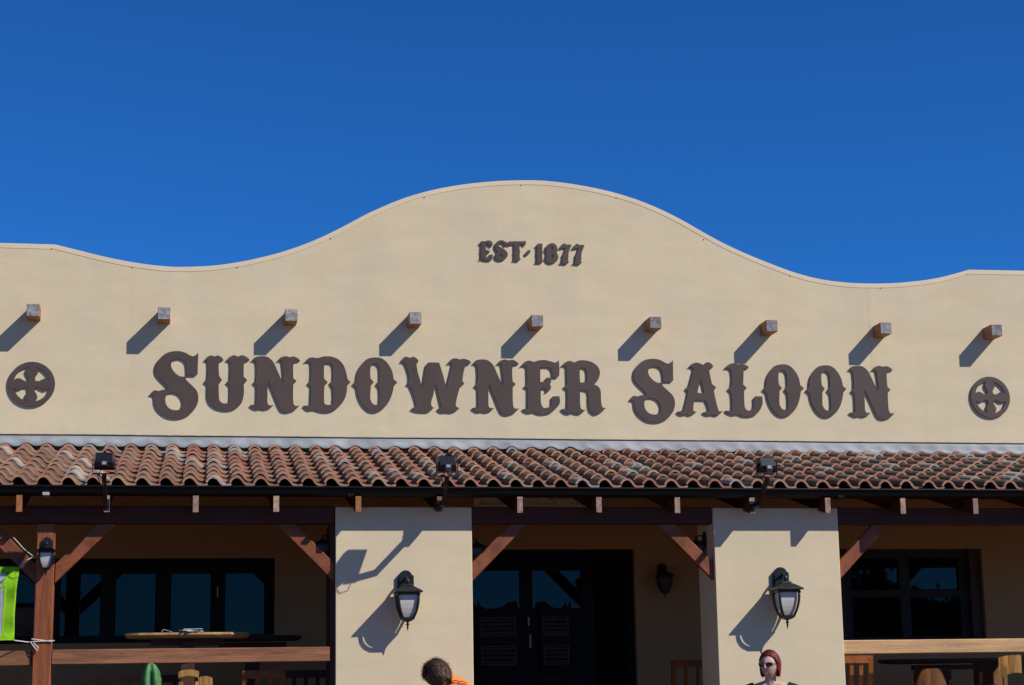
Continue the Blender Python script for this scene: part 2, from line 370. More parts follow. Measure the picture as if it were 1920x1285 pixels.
for r, i, o, vis in cells:
    k = random.random()
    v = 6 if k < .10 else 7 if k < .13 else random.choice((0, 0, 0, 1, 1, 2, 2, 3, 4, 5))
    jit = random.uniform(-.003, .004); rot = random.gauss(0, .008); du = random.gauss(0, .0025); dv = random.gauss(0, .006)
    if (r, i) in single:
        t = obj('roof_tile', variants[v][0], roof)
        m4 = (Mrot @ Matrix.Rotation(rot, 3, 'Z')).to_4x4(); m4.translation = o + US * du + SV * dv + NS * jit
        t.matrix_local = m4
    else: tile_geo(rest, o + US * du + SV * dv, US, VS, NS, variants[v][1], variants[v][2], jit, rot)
o = part('roof_tile', rest, TMATS, roof, kind='stuff')

# flashing along the wall, dressed over the top course
bm = bmesh.new(); rows = []; YF = 18.02; x = XL + .05
zt = P(480, 820, YW).z
random.seed(3)
wob = [random.uniform(-1, 1) for _ in range(400)]
k = 0
while x < XR - .05:
    ph = ((x - (x_eave + DN.x * (YF - YE))) / PITCH) % 1.0
    hump = max(0, math.sin(math.pi * min(ph / .68, 1))) if ph < .68 else 0
    w = noise.noise(Vector((x * 2.3, 0, 1))) * .010 + noise.noise(Vector((x * 9, 3, 1))) * .006
    fall = noise.noise(Vector((x * .35, 7, 2))) * .012 + (.010 if x > 4 else -.004)
    ze = roof_z(YF) + .098 - .030 * (1 - hump) + w - fall * .6
    zw = zt + noise.noise(Vector((x * .8, 5, 5))) * .004
    rows.append([bm.verts.new((x, YW - .004, zw)), bm.verts.new((x, YW - .012, zw - .03)), bm.verts.new((x, YW - .05, (zw + ze) / 2 + .004 + w * .3)), bm.verts.new((x, YF, ze)), bm.verts.new((x, YF + .004, ze - .004)), bm.verts.new((x, YW - .03, zw - .06))])
    x += .022
for a, b in zip(rows, rows[1:]):
    for q in range(5): bm.faces.new((a[q], a[q + 1], b[q + 1], b[q]))
bpart('flashing', bm, M['flash'], smooth=True, parent=roof)
bm = bmesh.new(); pts = []
xx = XL + .05
while xx < XR - .05: pts.append((xx, YW - .006, zt + .004 + noise.noise(Vector((xx * .8, 5, 5))) * .004 + noise.noise(Vector((xx * 14, 1, 9))) * .003)); xx += .05
tube(bm, pts, .006, 5); bpart('flashing_top_bead', bm, M['darkbead'], parent=roof)  # thin dark bead along the top edge of the flashing

# gutter
GT, GB, GY = 3.055, 2.985, 15.44
bm = bmesh.new(); pr = [(GY, GT), (GY - .006, GT + .004), (GY - .008, GT - .006), (GY - .001, GT - .012), (GY + .008, GT - .030), (GY + .020, GB + .014), (GY + .044, GB), (GY + .115, GB), (GY + .115, GT - .01), (GY + .111, GT - .01), (GY + .111, GB + .004), (GY + .046, GB + .004), (GY + .024, GB + .016), (GY + .010, GT - .028)]
a = [bm.verts.new((XL, y, z)) for y, z in pr]; b = [bm.verts.new((XR, y, z)) for y, z in pr]
for i in range(len(pr)): bm.faces.new((a[i], b[i], b[(i + 1) % len(pr)], a[(i + 1) % len(pr)]))
bm.faces.new(a); bm.faces.new(b[::-1])
gut = bpart('gutter', bm, M['gutter'])
for px in (86, 657, 1575):
    p = P(px, 925, GY); bpart('gutter_joiner', B(p.x - .026, p.x + .026, GY - .012, GY + .10, GB - .008, GB + .016, bev=.002), M['galv'] if px == 86 else M['gutter'], parent=gut)
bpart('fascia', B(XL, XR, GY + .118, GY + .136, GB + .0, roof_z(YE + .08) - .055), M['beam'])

# rafters
tails = [36, 200, 367, 518, 672, 825, 975, 1123, 1270, 1410, 1552, 1693, 1829]
rx_ = [P(t, 945, 15.47).x for t in tails]
rx_ = [rx_[0] - .672 * k for k in (4, 3, 2, 1)] + rx_ + [rx_[-1] + .672 * k for k in (1, 2, 3, 4, 5)]
RB = P(825, 961, 15.47).z
for k, x in enumerate(rx_):
    if x < XL + .05 or x > XR - .05: continue
    bm = bmesh.new(); w = .046; y0 = 15.468
    zb = RB + random.uniform(-.004, .004)
    sp = [(y0, zb), (y0, GB - .004), (GY + .117, GB - .004), (GY + .14, roof_z(GY + .14) - .0535), (YW - .001, roof_z(YW) - .0535), (YW - .001, zb + .240 * (YW - y0)), (y0 + .05, zb + .006)]
    a = [bm.verts.new((x - w / 2, y, z)) for y, z in sp]; b = [bm.verts.new((x + w / 2, y, z)) for y, z in sp]
    fa = bm.faces.new(a); fb = bm.faces.new(b[::-1])
    for i in range(len(sp)):
        f = bm.faces.new((a[i], b[i], b[(i + 1) % len(sp)], a[(i + 1) % len(sp)])); f.material_index = 1 if i == 0 else 0
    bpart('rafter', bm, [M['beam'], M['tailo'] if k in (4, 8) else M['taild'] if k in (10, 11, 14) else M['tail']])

# pillars, beams, posts, braces, rails
px1 = (P(629, 1100, YP).x, P(886, 1100, YP).x); px2 = (P(1342, 1100, YP).x, P(1577, 1100, YP).x)
PT = P(750, 951, YP).z
pillars = []
for a, b in (px1, px2): pillars.append(bpart('pillar', B(a, b, YP, YP + .5, 0, PT, bev=.005), M['stucco']))
BY0, BY1 = 15.692, 15.80
BT, BBm = P(300, 949, BY0).z, P(300, 982, BY0).z
for a, b in ((XL, px1[0] - .003), (px1[1] + .003, px2[0] - .003), (px2[1] + .003, XR)):
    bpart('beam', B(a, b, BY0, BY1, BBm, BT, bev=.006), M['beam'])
postx = (P(66, 1150, 15.70).x + P(99, 1150, 15.70).x) / 2
posts = [postx, 7.18 - postx]
for x in posts:
    bm = bmesh.new(); beam_between(bm, (x - .012, 15.745, DECK), (x, 15.745, BBm - .002), .146, .15, up=Vector((0, 1, 0)), bev=.008); bpart('post', bm, M['post'])
def brace(x, side):
    """45 degree knee brace that leaves a support at x towards side"""
    y = 15.722; h = .108; d = .475
    zt_ = BBm - .003
    pts = [(x, zt_ - d), (x + side * d, zt_), (x + side * (d - h * 1.414), zt_), (x, zt_ - d + h * 1.414)]
    bm = prism(bmesh.new(), pts, y - .028, y + .028)
    bmesh.ops.bevel(bm, geom=list(bm.edges), offset=.004, segments=1, affect='EDGES')
    bpart('brace', bm, M['timber'])
for x, s in ((px1[0] - .006, -1), (px1[1] + .004, 1), (px2[0] - .006, -1), (px2[1] + .004, 1)): brace(x, s)
for x in posts: brace(x - .076, -1); brace(x + .076, 1)
def rail(x0, x1, m, y=15.694, zo=0):
    zt_ = P(400, 1215.2, y).z + zo; bm = B(x0, x1, y, y + .07, zt_ - .118, zt_, bev=.006); bpart('handrail', bm, m)
rail(posts[0] + .068, P(619, 1225, 15.694).x, M['railL']); rail(XL, posts[0] - .085, M['railL'], zo=-.006)
rail(px2[1] + .005, posts[1] - .08, M['railR'], zo=.008); rail(posts[1] + .08, XR, M['railR'])
bpart('wall_post', B(px1[0] - .040, px1[0] - .003, 15.70, 16.08, DECK, BBm - .003), M['beam'])  # post made deep so its dark timber hides and darkens the pillar flank
# deck and steps
bpart('veranda_floor', B(XL, XR, 15.62, YW - .001, .02, DECK), M['deck'])

# veranda wall with openings
YB = YW
def bx(px): return P(px, 1110, YB).x
wl = (bx(-75), bx(515), P(300, 1205, YB).z, P(300, 1047, YB).z)
dr = (bx(838), bx(1191), DECK, P(1040, 1030, YB).z)
wr = (bx(1545), bx(1845), P(1700, 1203, YB).z, P(1700, 1029, YB).z)
bm = bmesh.new(); HT = 3.5 - .002
xs = [XL, wl[0], wl[1], dr[0], dr[1], wr[0], wr[1], XR]
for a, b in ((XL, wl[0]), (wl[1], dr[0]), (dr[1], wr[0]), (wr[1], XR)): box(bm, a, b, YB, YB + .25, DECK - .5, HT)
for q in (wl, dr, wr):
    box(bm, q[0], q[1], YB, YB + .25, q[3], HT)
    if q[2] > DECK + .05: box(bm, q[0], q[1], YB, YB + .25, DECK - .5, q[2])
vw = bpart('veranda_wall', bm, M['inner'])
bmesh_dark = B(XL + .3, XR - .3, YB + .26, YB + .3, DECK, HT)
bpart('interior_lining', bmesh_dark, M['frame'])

def framed(name, x0, x1, z0, z1, panes, yf, fm='frame', dep=.06):
    """joinery: perimeter frame, panes given as (xa, xb, za, zb); bars fill everything between"""
    bm = bmesh.new(); y0, y1 = yf, yf + dep
    root = None
    xsn = sorted({round(v, 4) for p in panes for v in p[:2]}); 
    # solid frame built as cells of a grid that are not panes
    gx = sorted({x0, x1, *[v for p in panes for v in p[:2]]}); gz = sorted({z0, z1, *[v for p in panes for v in p[2:]]})
    for i in range(len(gx) - 1):
        for j in range(len(gz) - 1):
            cxm, czm = (gx[i] + gx[i + 1]) / 2, (gz[j] + gz[j + 1]) / 2
            if any(p[0] < cxm < p[1] and p[2] < czm < p[3] for p in panes): continue
            box(bm, gx[i], gx[i + 1], y0, y1, gz[j], gz[j + 1])
    bmesh.ops.remove_doubles(bm, verts=bm.verts, dist=1e-5)
    seen = {}
    for f in list(bm.faces):
        key = tuple(round(c, 4) for c in f.calc_center_median())
        if key in seen: 
            bm.faces.remove(f)
            if seen[key].is_valid: bm.faces.remove(seen[key])
        else: seen[key] = f
    fr = bpart(name, bm, M[fm])
    for p in panes:
        b2 = bmesh.new(); box(b2, p[0] - .004, p[1] + .004, yf + dep * .55, yf + dep * .55 + .006, p[2] - .004, p[3] + .004)
        bpart('pane', b2, M['glass'], parent=fr)
        b3 = bmesh.new(); bw = .010          # glazing bead
        for (a, b, c, d) in ((p[0], p[1], p[2], p[2] + bw), (p[0], p[1], p[3] - bw, p[3]), (p[0], p[0] + bw, p[2] + bw, p[3] - bw), (p[1] - bw, p[1], p[2] + bw, p[3] - bw)):
            box(b3, a, b, yf + dep * .3, yf + dep * .54, c, d)
        bpart('glazing_bead', b3, M['frame'], parent=fr)
    return fr
zt_, zb_ = P(350, 1073, YB).z, P(350, 1192, YB).z
pn = [(bx(a), bx(b), zb_, zt_) for a, b in ((7, 87), (111, 190), (215, 293), (319, 397), (421, 498))] + [(bx(-95 + 40), bx(-17), zb_, zt_)]
wfl = framed('window', wl[0] + .002, wl[1] - .002, wl[2] + .002, wl[3] - .002, pn, YB + .03)
for px in (408,):
    p = P(px, 1110, YB); bpart('window_bolt', B(p.x - .006, p.x + .006, YB + .015, YB + .029, p.z - .05, p.z + .05, bev=.003), M['galv'], parent=wfl)
yr = YB + .12
def rxx(px): return P(px, 1110, yr).x
za, zb2, zc_, zd = P(1700, 1195, yr).z, P(1700, 1119, yr).z, P(1700, 1107, yr).z, P(1700, 1046, yr).z
pn = [(rxx(1597), rxx(1688), za, zb2), (rxx(1597), rxx(1688), zc_, zd), (rxx(1706), rxx(1800), za, zb2), (rxx(1706), rxx(1800), zc_, zd)]
framed('window', rxx(1580), rxx(1815), wr[2] + .002, wr[3] - .002, pn, yr, 'frameg')
bpart('window_jamb', B(rxx(1815) + .002, wr[1] - .002, yr - .07, yr + .06, wr[2] + .002, wr[3] - .002), M['dkchair'])
bpart('window_jamb', B(wr[0] + .002, rxx(1580) - .002, yr - .07, yr + .06, wr[2] + .002, wr[3] - .002), M['dkchair'])
# double glazed doors and the open leaf beside them
yd = YB + .06
def dx_(px): return P(px, 1110, yd).x
zt_, zb_ = P(940, 1068, yd).z, P(940, 1143, yd).z
pn = [(dx_(884), dx_(977), zb_, zt_), (dx_(997), dx_(1092), zb_, zt_), (dx_(1112), dx_(1178), DECK + .25, P(1140, 1046, yd).z)]
dfr = framed('door', dr[0] + .002, dr[1] - .002, DECK + .002, dr[3] - .002, pn, yd)
for px, y0, y1 in ((990, 1158, 1174), (993, 1190, 1216)):
    a = P(px, y0, yd); c = P(px, y1, yd); bm = tube(bmesh.new(), [(a.x, yd - .035, a.z), (c.x, yd - .035, c.z)], .011, 8); box(bm, a.x - .006, a.x + .006, yd - .03, yd - .001, a.z - .012, a.z - .004); box(bm, a.x - .006, a.x + .006, yd - .03, yd - .001, c.z + .004, c.z + .012)
    bpart('door_handle', bm, M['galv'], parent=dfr)
# swing half doors
for x0, x1, flip in ((dx_(892), dx_(968), 1), (dx_(1008), dx_(1066), -1)):
    yb = yd - .10; zA = P(930, 1142, yb).z; zB = P(930, 1262, yb).z; w = x1 - x0
    prof_ = [(0, zB), (1, zB), (1, zA - .01), (.98, zA + .045), (.93, zA + .075), (.86, zA + .07), (.74, zA + .04), (.58, zA + .012), (.4, zA + .0), (.2, zA + .004), (.08, zA + .03), (0, zA + .075)]
    if flip < 0: prof_ = [(1 - a, z) for a, z in prof_][::-1]
    bm = prism(bmesh.new(), [(x0 + a * w, z) for a, z in prof_], yb, yb + .03)
    leaf = bpart('swing_door', bm, M['batwing'])
    for (ya, yb2) in ((1159, 1191), (1213, 1246)):
        z1, z0 = P(930, ya, yb).z, P(930, yb2, yb).z
        bm = bmesh.new(); m_ = .008
        box(bm, x0 + .03, x1 - .03, yb - .005, yb - .001, z0 - m_, z0); box(bm, x0 + .03, x1 - .03, yb - .005, yb - .001, z1, z1 + m_); box(bm, x0 + .03, x0 + .03 + m_, yb - .005, yb - .001, z0, z1); box(bm, x1 - .03 - m_, x1 - .03, yb - .005, yb - .001, z0, z1)
        bpart('louvre_frame', bm, M['louvre'], parent=leaf)
        for k in range(4):
            zz = z0 + (z1 - z0) * (k + .5) / 4
            bm = bmesh.new(); beam_between(bm, (x0 + .04, yb - .008, zz), (x1 - .04, yb - .008, zz), .010, .022, up=Vector((0, -.7, .7)))
            bpart('slat', bm, M['louvre'], parent=leaf)

# ------------------------------------------------------------------ lettering
def loop(s, ox, oy, sc, Y):
    raw = []
    for t in s.split():
        c = t.endswith('*'); a, b = t.rstrip('*').split(','); raw.append((ox + float(a) / sc, oy + float(b) / sc, c))
    n = len(raw); out = []
    st = next((i for i, r in enumerate(raw) if r[2]), None)
    if st is None:
        for i in range(n):
            q = [raw[(i + k) % n][:2] for k in (-1, 0, 1, 2)]
            for k in range(4): out.append(cr(*q, k / 4))
    else:
        raw = raw[st:] + raw[:st] + [raw[st]]; i = 0
        while i < n:
            j = i + 1
            while not raw[j][2]: j += 1
            run = [r[:2] for r in raw[i:j + 1]]
            if len(run) == 2: out.append(run[0])
            else:
                for a in range(len(run) - 1):
                    q = (run[max(a - 1, 0)], run[a], run[a + 1], run[min(a + 2, len(run) - 1)])
                    for k in range(4): out.append(cr(*q, k / 4))
            i = j
    pts = [P(x, y, Y) for x, y in out]
    return [(p.x, p.z) for p in pts]
def solid_outline(name, loops, y_front, thick, m, parent, base=None, bev=.0):
    """flat cut-out of given outline(s); inner loops are holes"""
    cd = bpy.data.curves.new(name, 'CURVE'); cd.dimensions = '2D'; cd.fill_mode = 'BOTH'; cd.extrude = thick / 2 - bev; cd.bevel_depth = bev; cd.bevel_resolution = 0; cd.offset = -bev
    xs = [p[0] for p in loops[0]]; zs = [p[1] for p in loops[0]]
    bxm, bzm = (min(xs) + max(xs)) / 2, min(zs)
    for lp in loops:
        s = cd.splines.new('POLY'); s.points.add(len(lp) - 1); s.use_cyclic_u = True
        for q, (x, z) in zip(s.points, lp): q.co = (x - bxm, z - bzm, 0, 1)
    co = bpy.data.objects.new(name, cd); COL.objects.link(co)
    dg = bpy.context.evaluated_depsgraph_get(); me = bpy.data.meshes.new_from_object(co.evaluated_get(dg)); bpy.data.objects.remove(co); bpy.data.curves.remove(cd)
    for v in me.vertices: v.co = Vector((v.co.x, -v.co.z, v.co.y))
    me.update(); me.materials.clear()
    o = obj(name, me, parent, m); loc = Vector((bxm, y_front + thick / 2, bzm))
    o.location = loc - (Vector(parent.location) if parent is not None else Vector())
    return o
def fit(loops, box_):
    xs = [p[0] for p in loops[0]]; zs = [p[1] for p in loops[0]]; x0, x1, z0, z1 = min(xs), max(xs), min(zs), max(zs)
    return [[(box_[0] + (x - x0) / (x1 - x0) * (box_[1] - box_[0]), box_[2] + (z - z0) / (z1 - z0) * (box_[3] - box_[2])) for x, z in lp] for lp in loops]
def pbox(x0, x1, y0, y1, Y):
    xm, ym = (x0 + x1) / 2, (y0 + y1) / 2
    return (P(x0, ym, Y).x, P(x1, ym, Y).x, P(xm, y1, Y).z, P(xm, y0, Y).z)
LT = .015; LY = YW - LT - .001
A1, A2, A3, A4, A5 = (270, 640, 6.), (550, 640, 6.), (830, 640, 6.), (1160, 650, 6.857), (1410, 650, 6.857)
S_ = ['612,128* 607,250 604,368* 582,388* 482,384* 480,300 468,240 430,206 385,198 335,212 308,245 308,290 340,345 400,392 462,398* 478,440* 540,498 595,560 612,640 590,730 520,818 430,862 340,870 250,848 165,782 124,705 118,640 108,612 64,604* 95,566 125,552 165,560 205,547 262,549* 278,540* 245,492 180,428 140,375 126,310 150,230 220,155 300,118 400,112 470,132 520,160 555,170* 590,150',
      '243,625 242,680 264,735 310,768 370,776 412,758 437,700 428,650 395,602 345,580 292,580 262,604*']
U_ = ['674,219* 715,176 755,160 797,172* 835,160 875,184 895,211* 866,222 842,236* 840,300 845,388* 878,437* 840,488* 842,600 850,662 880,694 920,700 953,690 967,640 968,502* 930,461* 968,425* 973,300 969,233* 950,216 921,221* 960,180 1015,158 1058,174* 1105,157 1155,178 1190,209* 1160,224 1128,234* 1122,300 1122,398* 1162,438* 1122,488* 1125,570 1114,650 1080,718 1010,766 920,778 822,758 752,708 718,640 714,560 717,490* 680,455* 717,408* 722,300 720,236* 702,216']
N_ = ['1211,219* 1250,181 1310,168 1375,172 1420,196 1460,242 1500,330 1562,468* 1570,400 1562,300 1554,230* 1532,216 1496,227* 1535,186 1595,168 1635,180* 1685,172 1735,194 1757,221* 1720,229 1683,237* 1678,320 1681,418* 1718,447* 1680,489* 1678,600 1681,690 1702,726 1750,722* 1702,770 1640,794 1590,797 1546,778 1512,720 1472,620 1397,440* 1391,520 1390,600 1389,690 1412,720 1456,718* 1420,750 1360,766 1318,757 1270,764 1222,745 1193,722* 1230,713 1264,713* 1267,600 1267,500* 1230,465* 1264,430* 1269,330 1264,237* 1242,217']
D_ = ['123,239* 165,196 210,182 275,189 340,172 420,172 500,200 560,262 590,332 611,428* 645,460* 608,498* 595,600 560,680 500,748 430,788 360,796 290,784 240,768 170,774 114,726* 152,723 194,720* 197,600 201,510* 164,472* 197,432* 202,340 197,241* 167,229',
      '348,250* 400,244 438,262 450,320 448,428* 412,468* 445,518* 450,600 445,690 420,714 370,714 349,690 346,600 351,503* 388,462* 346,418* 345,330']
O_ = ['930,182 1000,196 1060,247 1110,332 1130,428* 1172,463* 1132,503* 1110,600 1070,690 1010,758 930,796 852,783 782,718 733,620 714,518* 670,478* 710,437* 722,350 762,270 832,200',
      '915,250 955,270 970,320 972,432* 935,478* 968,523* 972,620 965,700 940,714 905,711 873,670 866,620 873,500* 905,462* 869,417* 866,340 876,280']
W_ = ['1209,230* 1240,186 1275,175 1315,188* 1355,175 1400,206 1405,234 1386,251* 1396,330 1424,430 1450,530* 1470,420 1490,290 1508,250 1532,238* 1642,241* 1655,285 1690,400 1722,530* 1746,430 1770,330 1786,263* 1770,246 1731,259* 1775,206 1825,192 1870,205* 1920,198 1975,215 2000,240* 1970,261 1940,262* 1916,350 1902,442* 1925,478* 1870,528* 1846,620 1828,700 1840,740 1872,750* 1830,784 1775,800 1730,794* 1680,799 1650,788 1624,764* 1666,735* 1642,640 1606,480* 1592,520 1576,600 1551,690 1560,734 1582,748* 1545,780 1510,796 1420,794 1370,784 1327,762* 1360,739 1390,738* 1371,660 1342,570 1311,500* 1277,485* 1302,452* 1302,390 1282,310 1264,260* 1242,236']
E_ = ['876,284* 915,241 965,218 1030,233* 1080,216 1150,212 1220,228 1265,242* 1290,230 1307,215* 1313,300 1312,385* 1290,411* 1236,405* 1233,340 1210,302 1170,290 1100,292* 1098,380 1100,459* 1148,457* 1160,444 1158,424 1178,408 1210,418 1222,450 1210,485 1220,520 1198,560 1147,581* 1168,555 1160,536 1106,530* 1104,620 1109,700 1130,744 1160,750 1210,735 1225,700 1225,636* 1240,620* 1312,618* 1320,690 1282,750 1215,803 1140,820 1080,816 1030,795 985,804 936,794 901,765* 930,762 957,765* 957,640 957,535* 917,510* 952,472* 950,380 947,291* 917,275']
R_ = ['1331,284* 1375,241 1430,222 1480,240* 1540,216 1620,218 1700,246 1755,300 1770,360 1750,430 1706,488* 1750,510 1778,560 1782,650 1790,720 1806,748 1838,750* 1790,794 1725,823 1682,804 1652,765 1641,680 1640,600 1620,556 1546,546* 1546,640 1551,740 1575,771 1611,768* 1570,804 1530,818 1462,800* 1420,816 1370,799 1336,765* 1370,762 1400,765* 1404,640 1402,545* 1362,515* 1400,482* 1397,380 1394,291* 1371,273',
      '1545,300* 1590,298 1618,326 1625,400 1615,462* 1548,465* 1542,380']
A_ = ['896,269* 940,226 1000,207 1050,218 1085,240* 1115,212 1160,203 1205,235 1215,264* 1190,274 1160,281* 1176,370 1201,483* 1253,522* 1225,573* 1250,690 1280,808 1302,834 1344,826* 1300,867 1255,886 1205,874* 1150,883 1110,868 1082,848* 1115,838 1161,832* 1146,760 1116,690* 976,685* 961,770 966,828 1007,835* 960,868 915,883 870,867* 820,880 775,863 752,840* 790,831 832,825* 866,700 891,580* 860,540* 906,497* 936,390 962,291* 936,266',
      '1058,412* 1080,500 1100,585* 1060,600 1014,590* 1032,510']
L_ = ['1361,279* 1410,236 1470,215 1530,228 1590,225 1650,245 1675,270* 1650,282 1608,286* 1605,380 1601,488* 1648,530* 1612,576* 1615,680 1621,770 1645,814 1690,822 1725,795 1740,740 1736,662* 1757,640* 1847,640* 1850,740 1815,820 1760,878 1680,898 1600,893 1540,869 1470,878 1406,853 1372,825* 1410,825 1457,828* 1457,700 1447,590* 1407,545* 1447,507* 1457,400 1447,311* 1421,281']
g = {}
for k, (ls, a) in {'S': (S_, A1), 'U': (U_, A1), 'N': (N_, A1), 'D': (D_, A2), 'O': (O_, A2), 'W': (W_, A2), 'E': (E_, A3), 'R': (R_, A3), 'A': (A_, A4), 'L': (L_, A4)}.items():
    g[k] = [loop(s, *a, LY) for s in ls]
sign = thing('raised_lettering', 'large dark brown raised western lettering across the facade', 'sign', (3.6, YW, P(960, 780, YW).z))
for k in 'SUNDOWERAL': solid_outline('letter', g[k], LY, LT, M['letter'], sign)
solid_outline('letter', fit(g['N'], pbox(830 + 328 / 6, 830 + 860 / 6, 640 + 203 / 6, 640 + 828 / 6, LY)), LY, LT, M['letter'], sign)
solid_outline('letter', fit(g['S'], pbox(1160 + 137 / 6.857, 1160 + 720 / 6.857, 650 + 157 / 6.857, 650 + 975 / 6.857, LY)), LY, LT, M['letter'], sign)
solid_outline('letter', fit(g['O'], pbox(1410 + 140 / 6.857, 1410 + 670 / 6.857, 650 + 228 / 6.857, 650 + 903 / 6.857, LY)), LY, LT, M['letter'], sign)
solid_outline('letter', fit(g['O'], pbox(1410 + 695 / 6.857, 1410 + 1217 / 6.857, 650 + 241 / 6.857, 650 + 910 / 6.857, LY)), LY, LT, M['letter'], sign)
solid_outline('letter', fit(g['N'], pbox(1410 + 1240 / 6.857, 1410 + 1824 / 6.857, 650 + 246 / 6.857, 650 + 935 / 6.857, LY)), LY, LT, M['letter'], sign)
EA = (880, 430, 8.)
est = thing('raised_date_lettering', 'small dark raised lettering with founding year under the parapet crown', 'sign', (P(998, 490, YW).x, YW, P(998, 490, YW).z))
EL_ = [['150,210* 185,180 230,182* 280,168 330,180 350,215 343,252 312,260* 298,236 275,214 250,216* 250,312* 275,312 285,318* 300,312* 302,350 284,362* 272,352* 250,356* 254,415 280,420 296,386* 350,374* 348,436 318,468 240,466 200,452 150,458* 176,434* 178,352* 165,337* 178,320* 180,232*'],
       ['565,185* 565,245* 532,250* 515,215 480,202 444,216 444,248 480,275 540,312 575,360 570,410 530,452 460,470 402,442 387,395 410,356 424,340* 400,310 383,265 396,210 440,173 500,166 540,190*', '442,384 470,370 500,390 506,414 482,428 454,412'],
       ['582,236* 596,180* 620,183* 830,179* 848,170* 850,224* 826,254* 802,224* 755,222* 753,312* 768,335* 756,355* 756,434* 776,445* 742,478* 652,468* 672,444* 676,376* 663,360* 676,342* 674,225* 612,232* 592,254*'],
       ['835,372 850,345 890,312 918,324 904,362 862,392'],
       ['993,254* 1030,216* 1097,215* 1096,330* 1108,350* 1096,370* 1097,464* 1118,475* 1086,508* 987,502* 1016,480* 1017,392* 1003,375* 1016,357* 1014,266*'],
       ['1235,208 1295,230 1325,290 1312,345* 1338,418* 1310,478 1230,512 1167,488 1143,430 1162,368* 1143,310 1162,246', '1228,258 1250,256 1257,290 1240,312 1222,292', '1234,385 1256,382 1262,415 1244,440 1228,418'],
       ['1351,300* 1385,236 1425,208* 1450,228* 1535,230* 1510,300 1490,352* 1486,430 1481,480* 1500,490* 1460,523* 1357,512* 1391,490* 1402,404* 1394,388* 1412,370* 1430,330 1446,280* 1400,284']]
el = [[loop(s, *EA, LY) for s in ls] for ls in EL_]
for l_ in el: solid_outline('letter', l_, LY, LT * 1.15, M['letter'], est)
solid_outline('letter', [[(x + (P(1004.4, 470, LY).x - P(980, 470, LY).x), z + .0) for x, z in lp] for lp in el[-1]], LY, LT * 1.15, M['letter'], est)

# wheel shaped medallions
def medallion(px, py, rp, label):
    c = P(px, py, LY); R = rp
    w = [(.15, .095), (.30, .13), (.42, .205), (.52, .25), (.60, .258), (.68, .235), (.745, .185)]
    loops = [[(c.x + R * math.cos(2 * math.pi * k / 64), c.z + R * math.sin(2 * math.pi * k / 64)) for k in range(64)]]
    for q in range(4):
        t = q * math.pi / 2; pts = []
        sA = [(r, ww) for r, ww in w]
        inner = [(.155, .155)]
        a = inner + [(r, ww) for r, ww in sA[1:]]
        e1 = math.atan2(.175, .765); e2 = math.pi / 2 - e1
        arc = [(.785 * math.cos(e1 + (e2 - e1) * k / 8), .785 * math.sin(e1 + (e2 - e1) * k / 8)) for k in range(9)]
        b = [(y, x) for x, y in a[1:]][::-1]
        for x, y in a + arc + b: pts.append((c.x + R * (x * math.cos(t) - y * math.sin(t)), c.z + R * (x * math.sin(t) + y * math.cos(t))))
        loops.append(pts)
    o = solid_outline('wheel_medallion', loops, LY - .003, .014, M['letter'], None); o['label'] = label; o['category'] = 'wall ornament'; o['group'] = 'wheel medallions on the facade'
medallion(59.5, 720.5, (P(103, 720, LY).x - P(15.5, 720, LY).x) / 2, 'round brown cross wheel ornament left of the lettering')
medallion(1857, 745, (P(1893, 745, LY).x - P(1820, 745, LY).x) / 2, 'round brown cross wheel ornament right of the lettering')

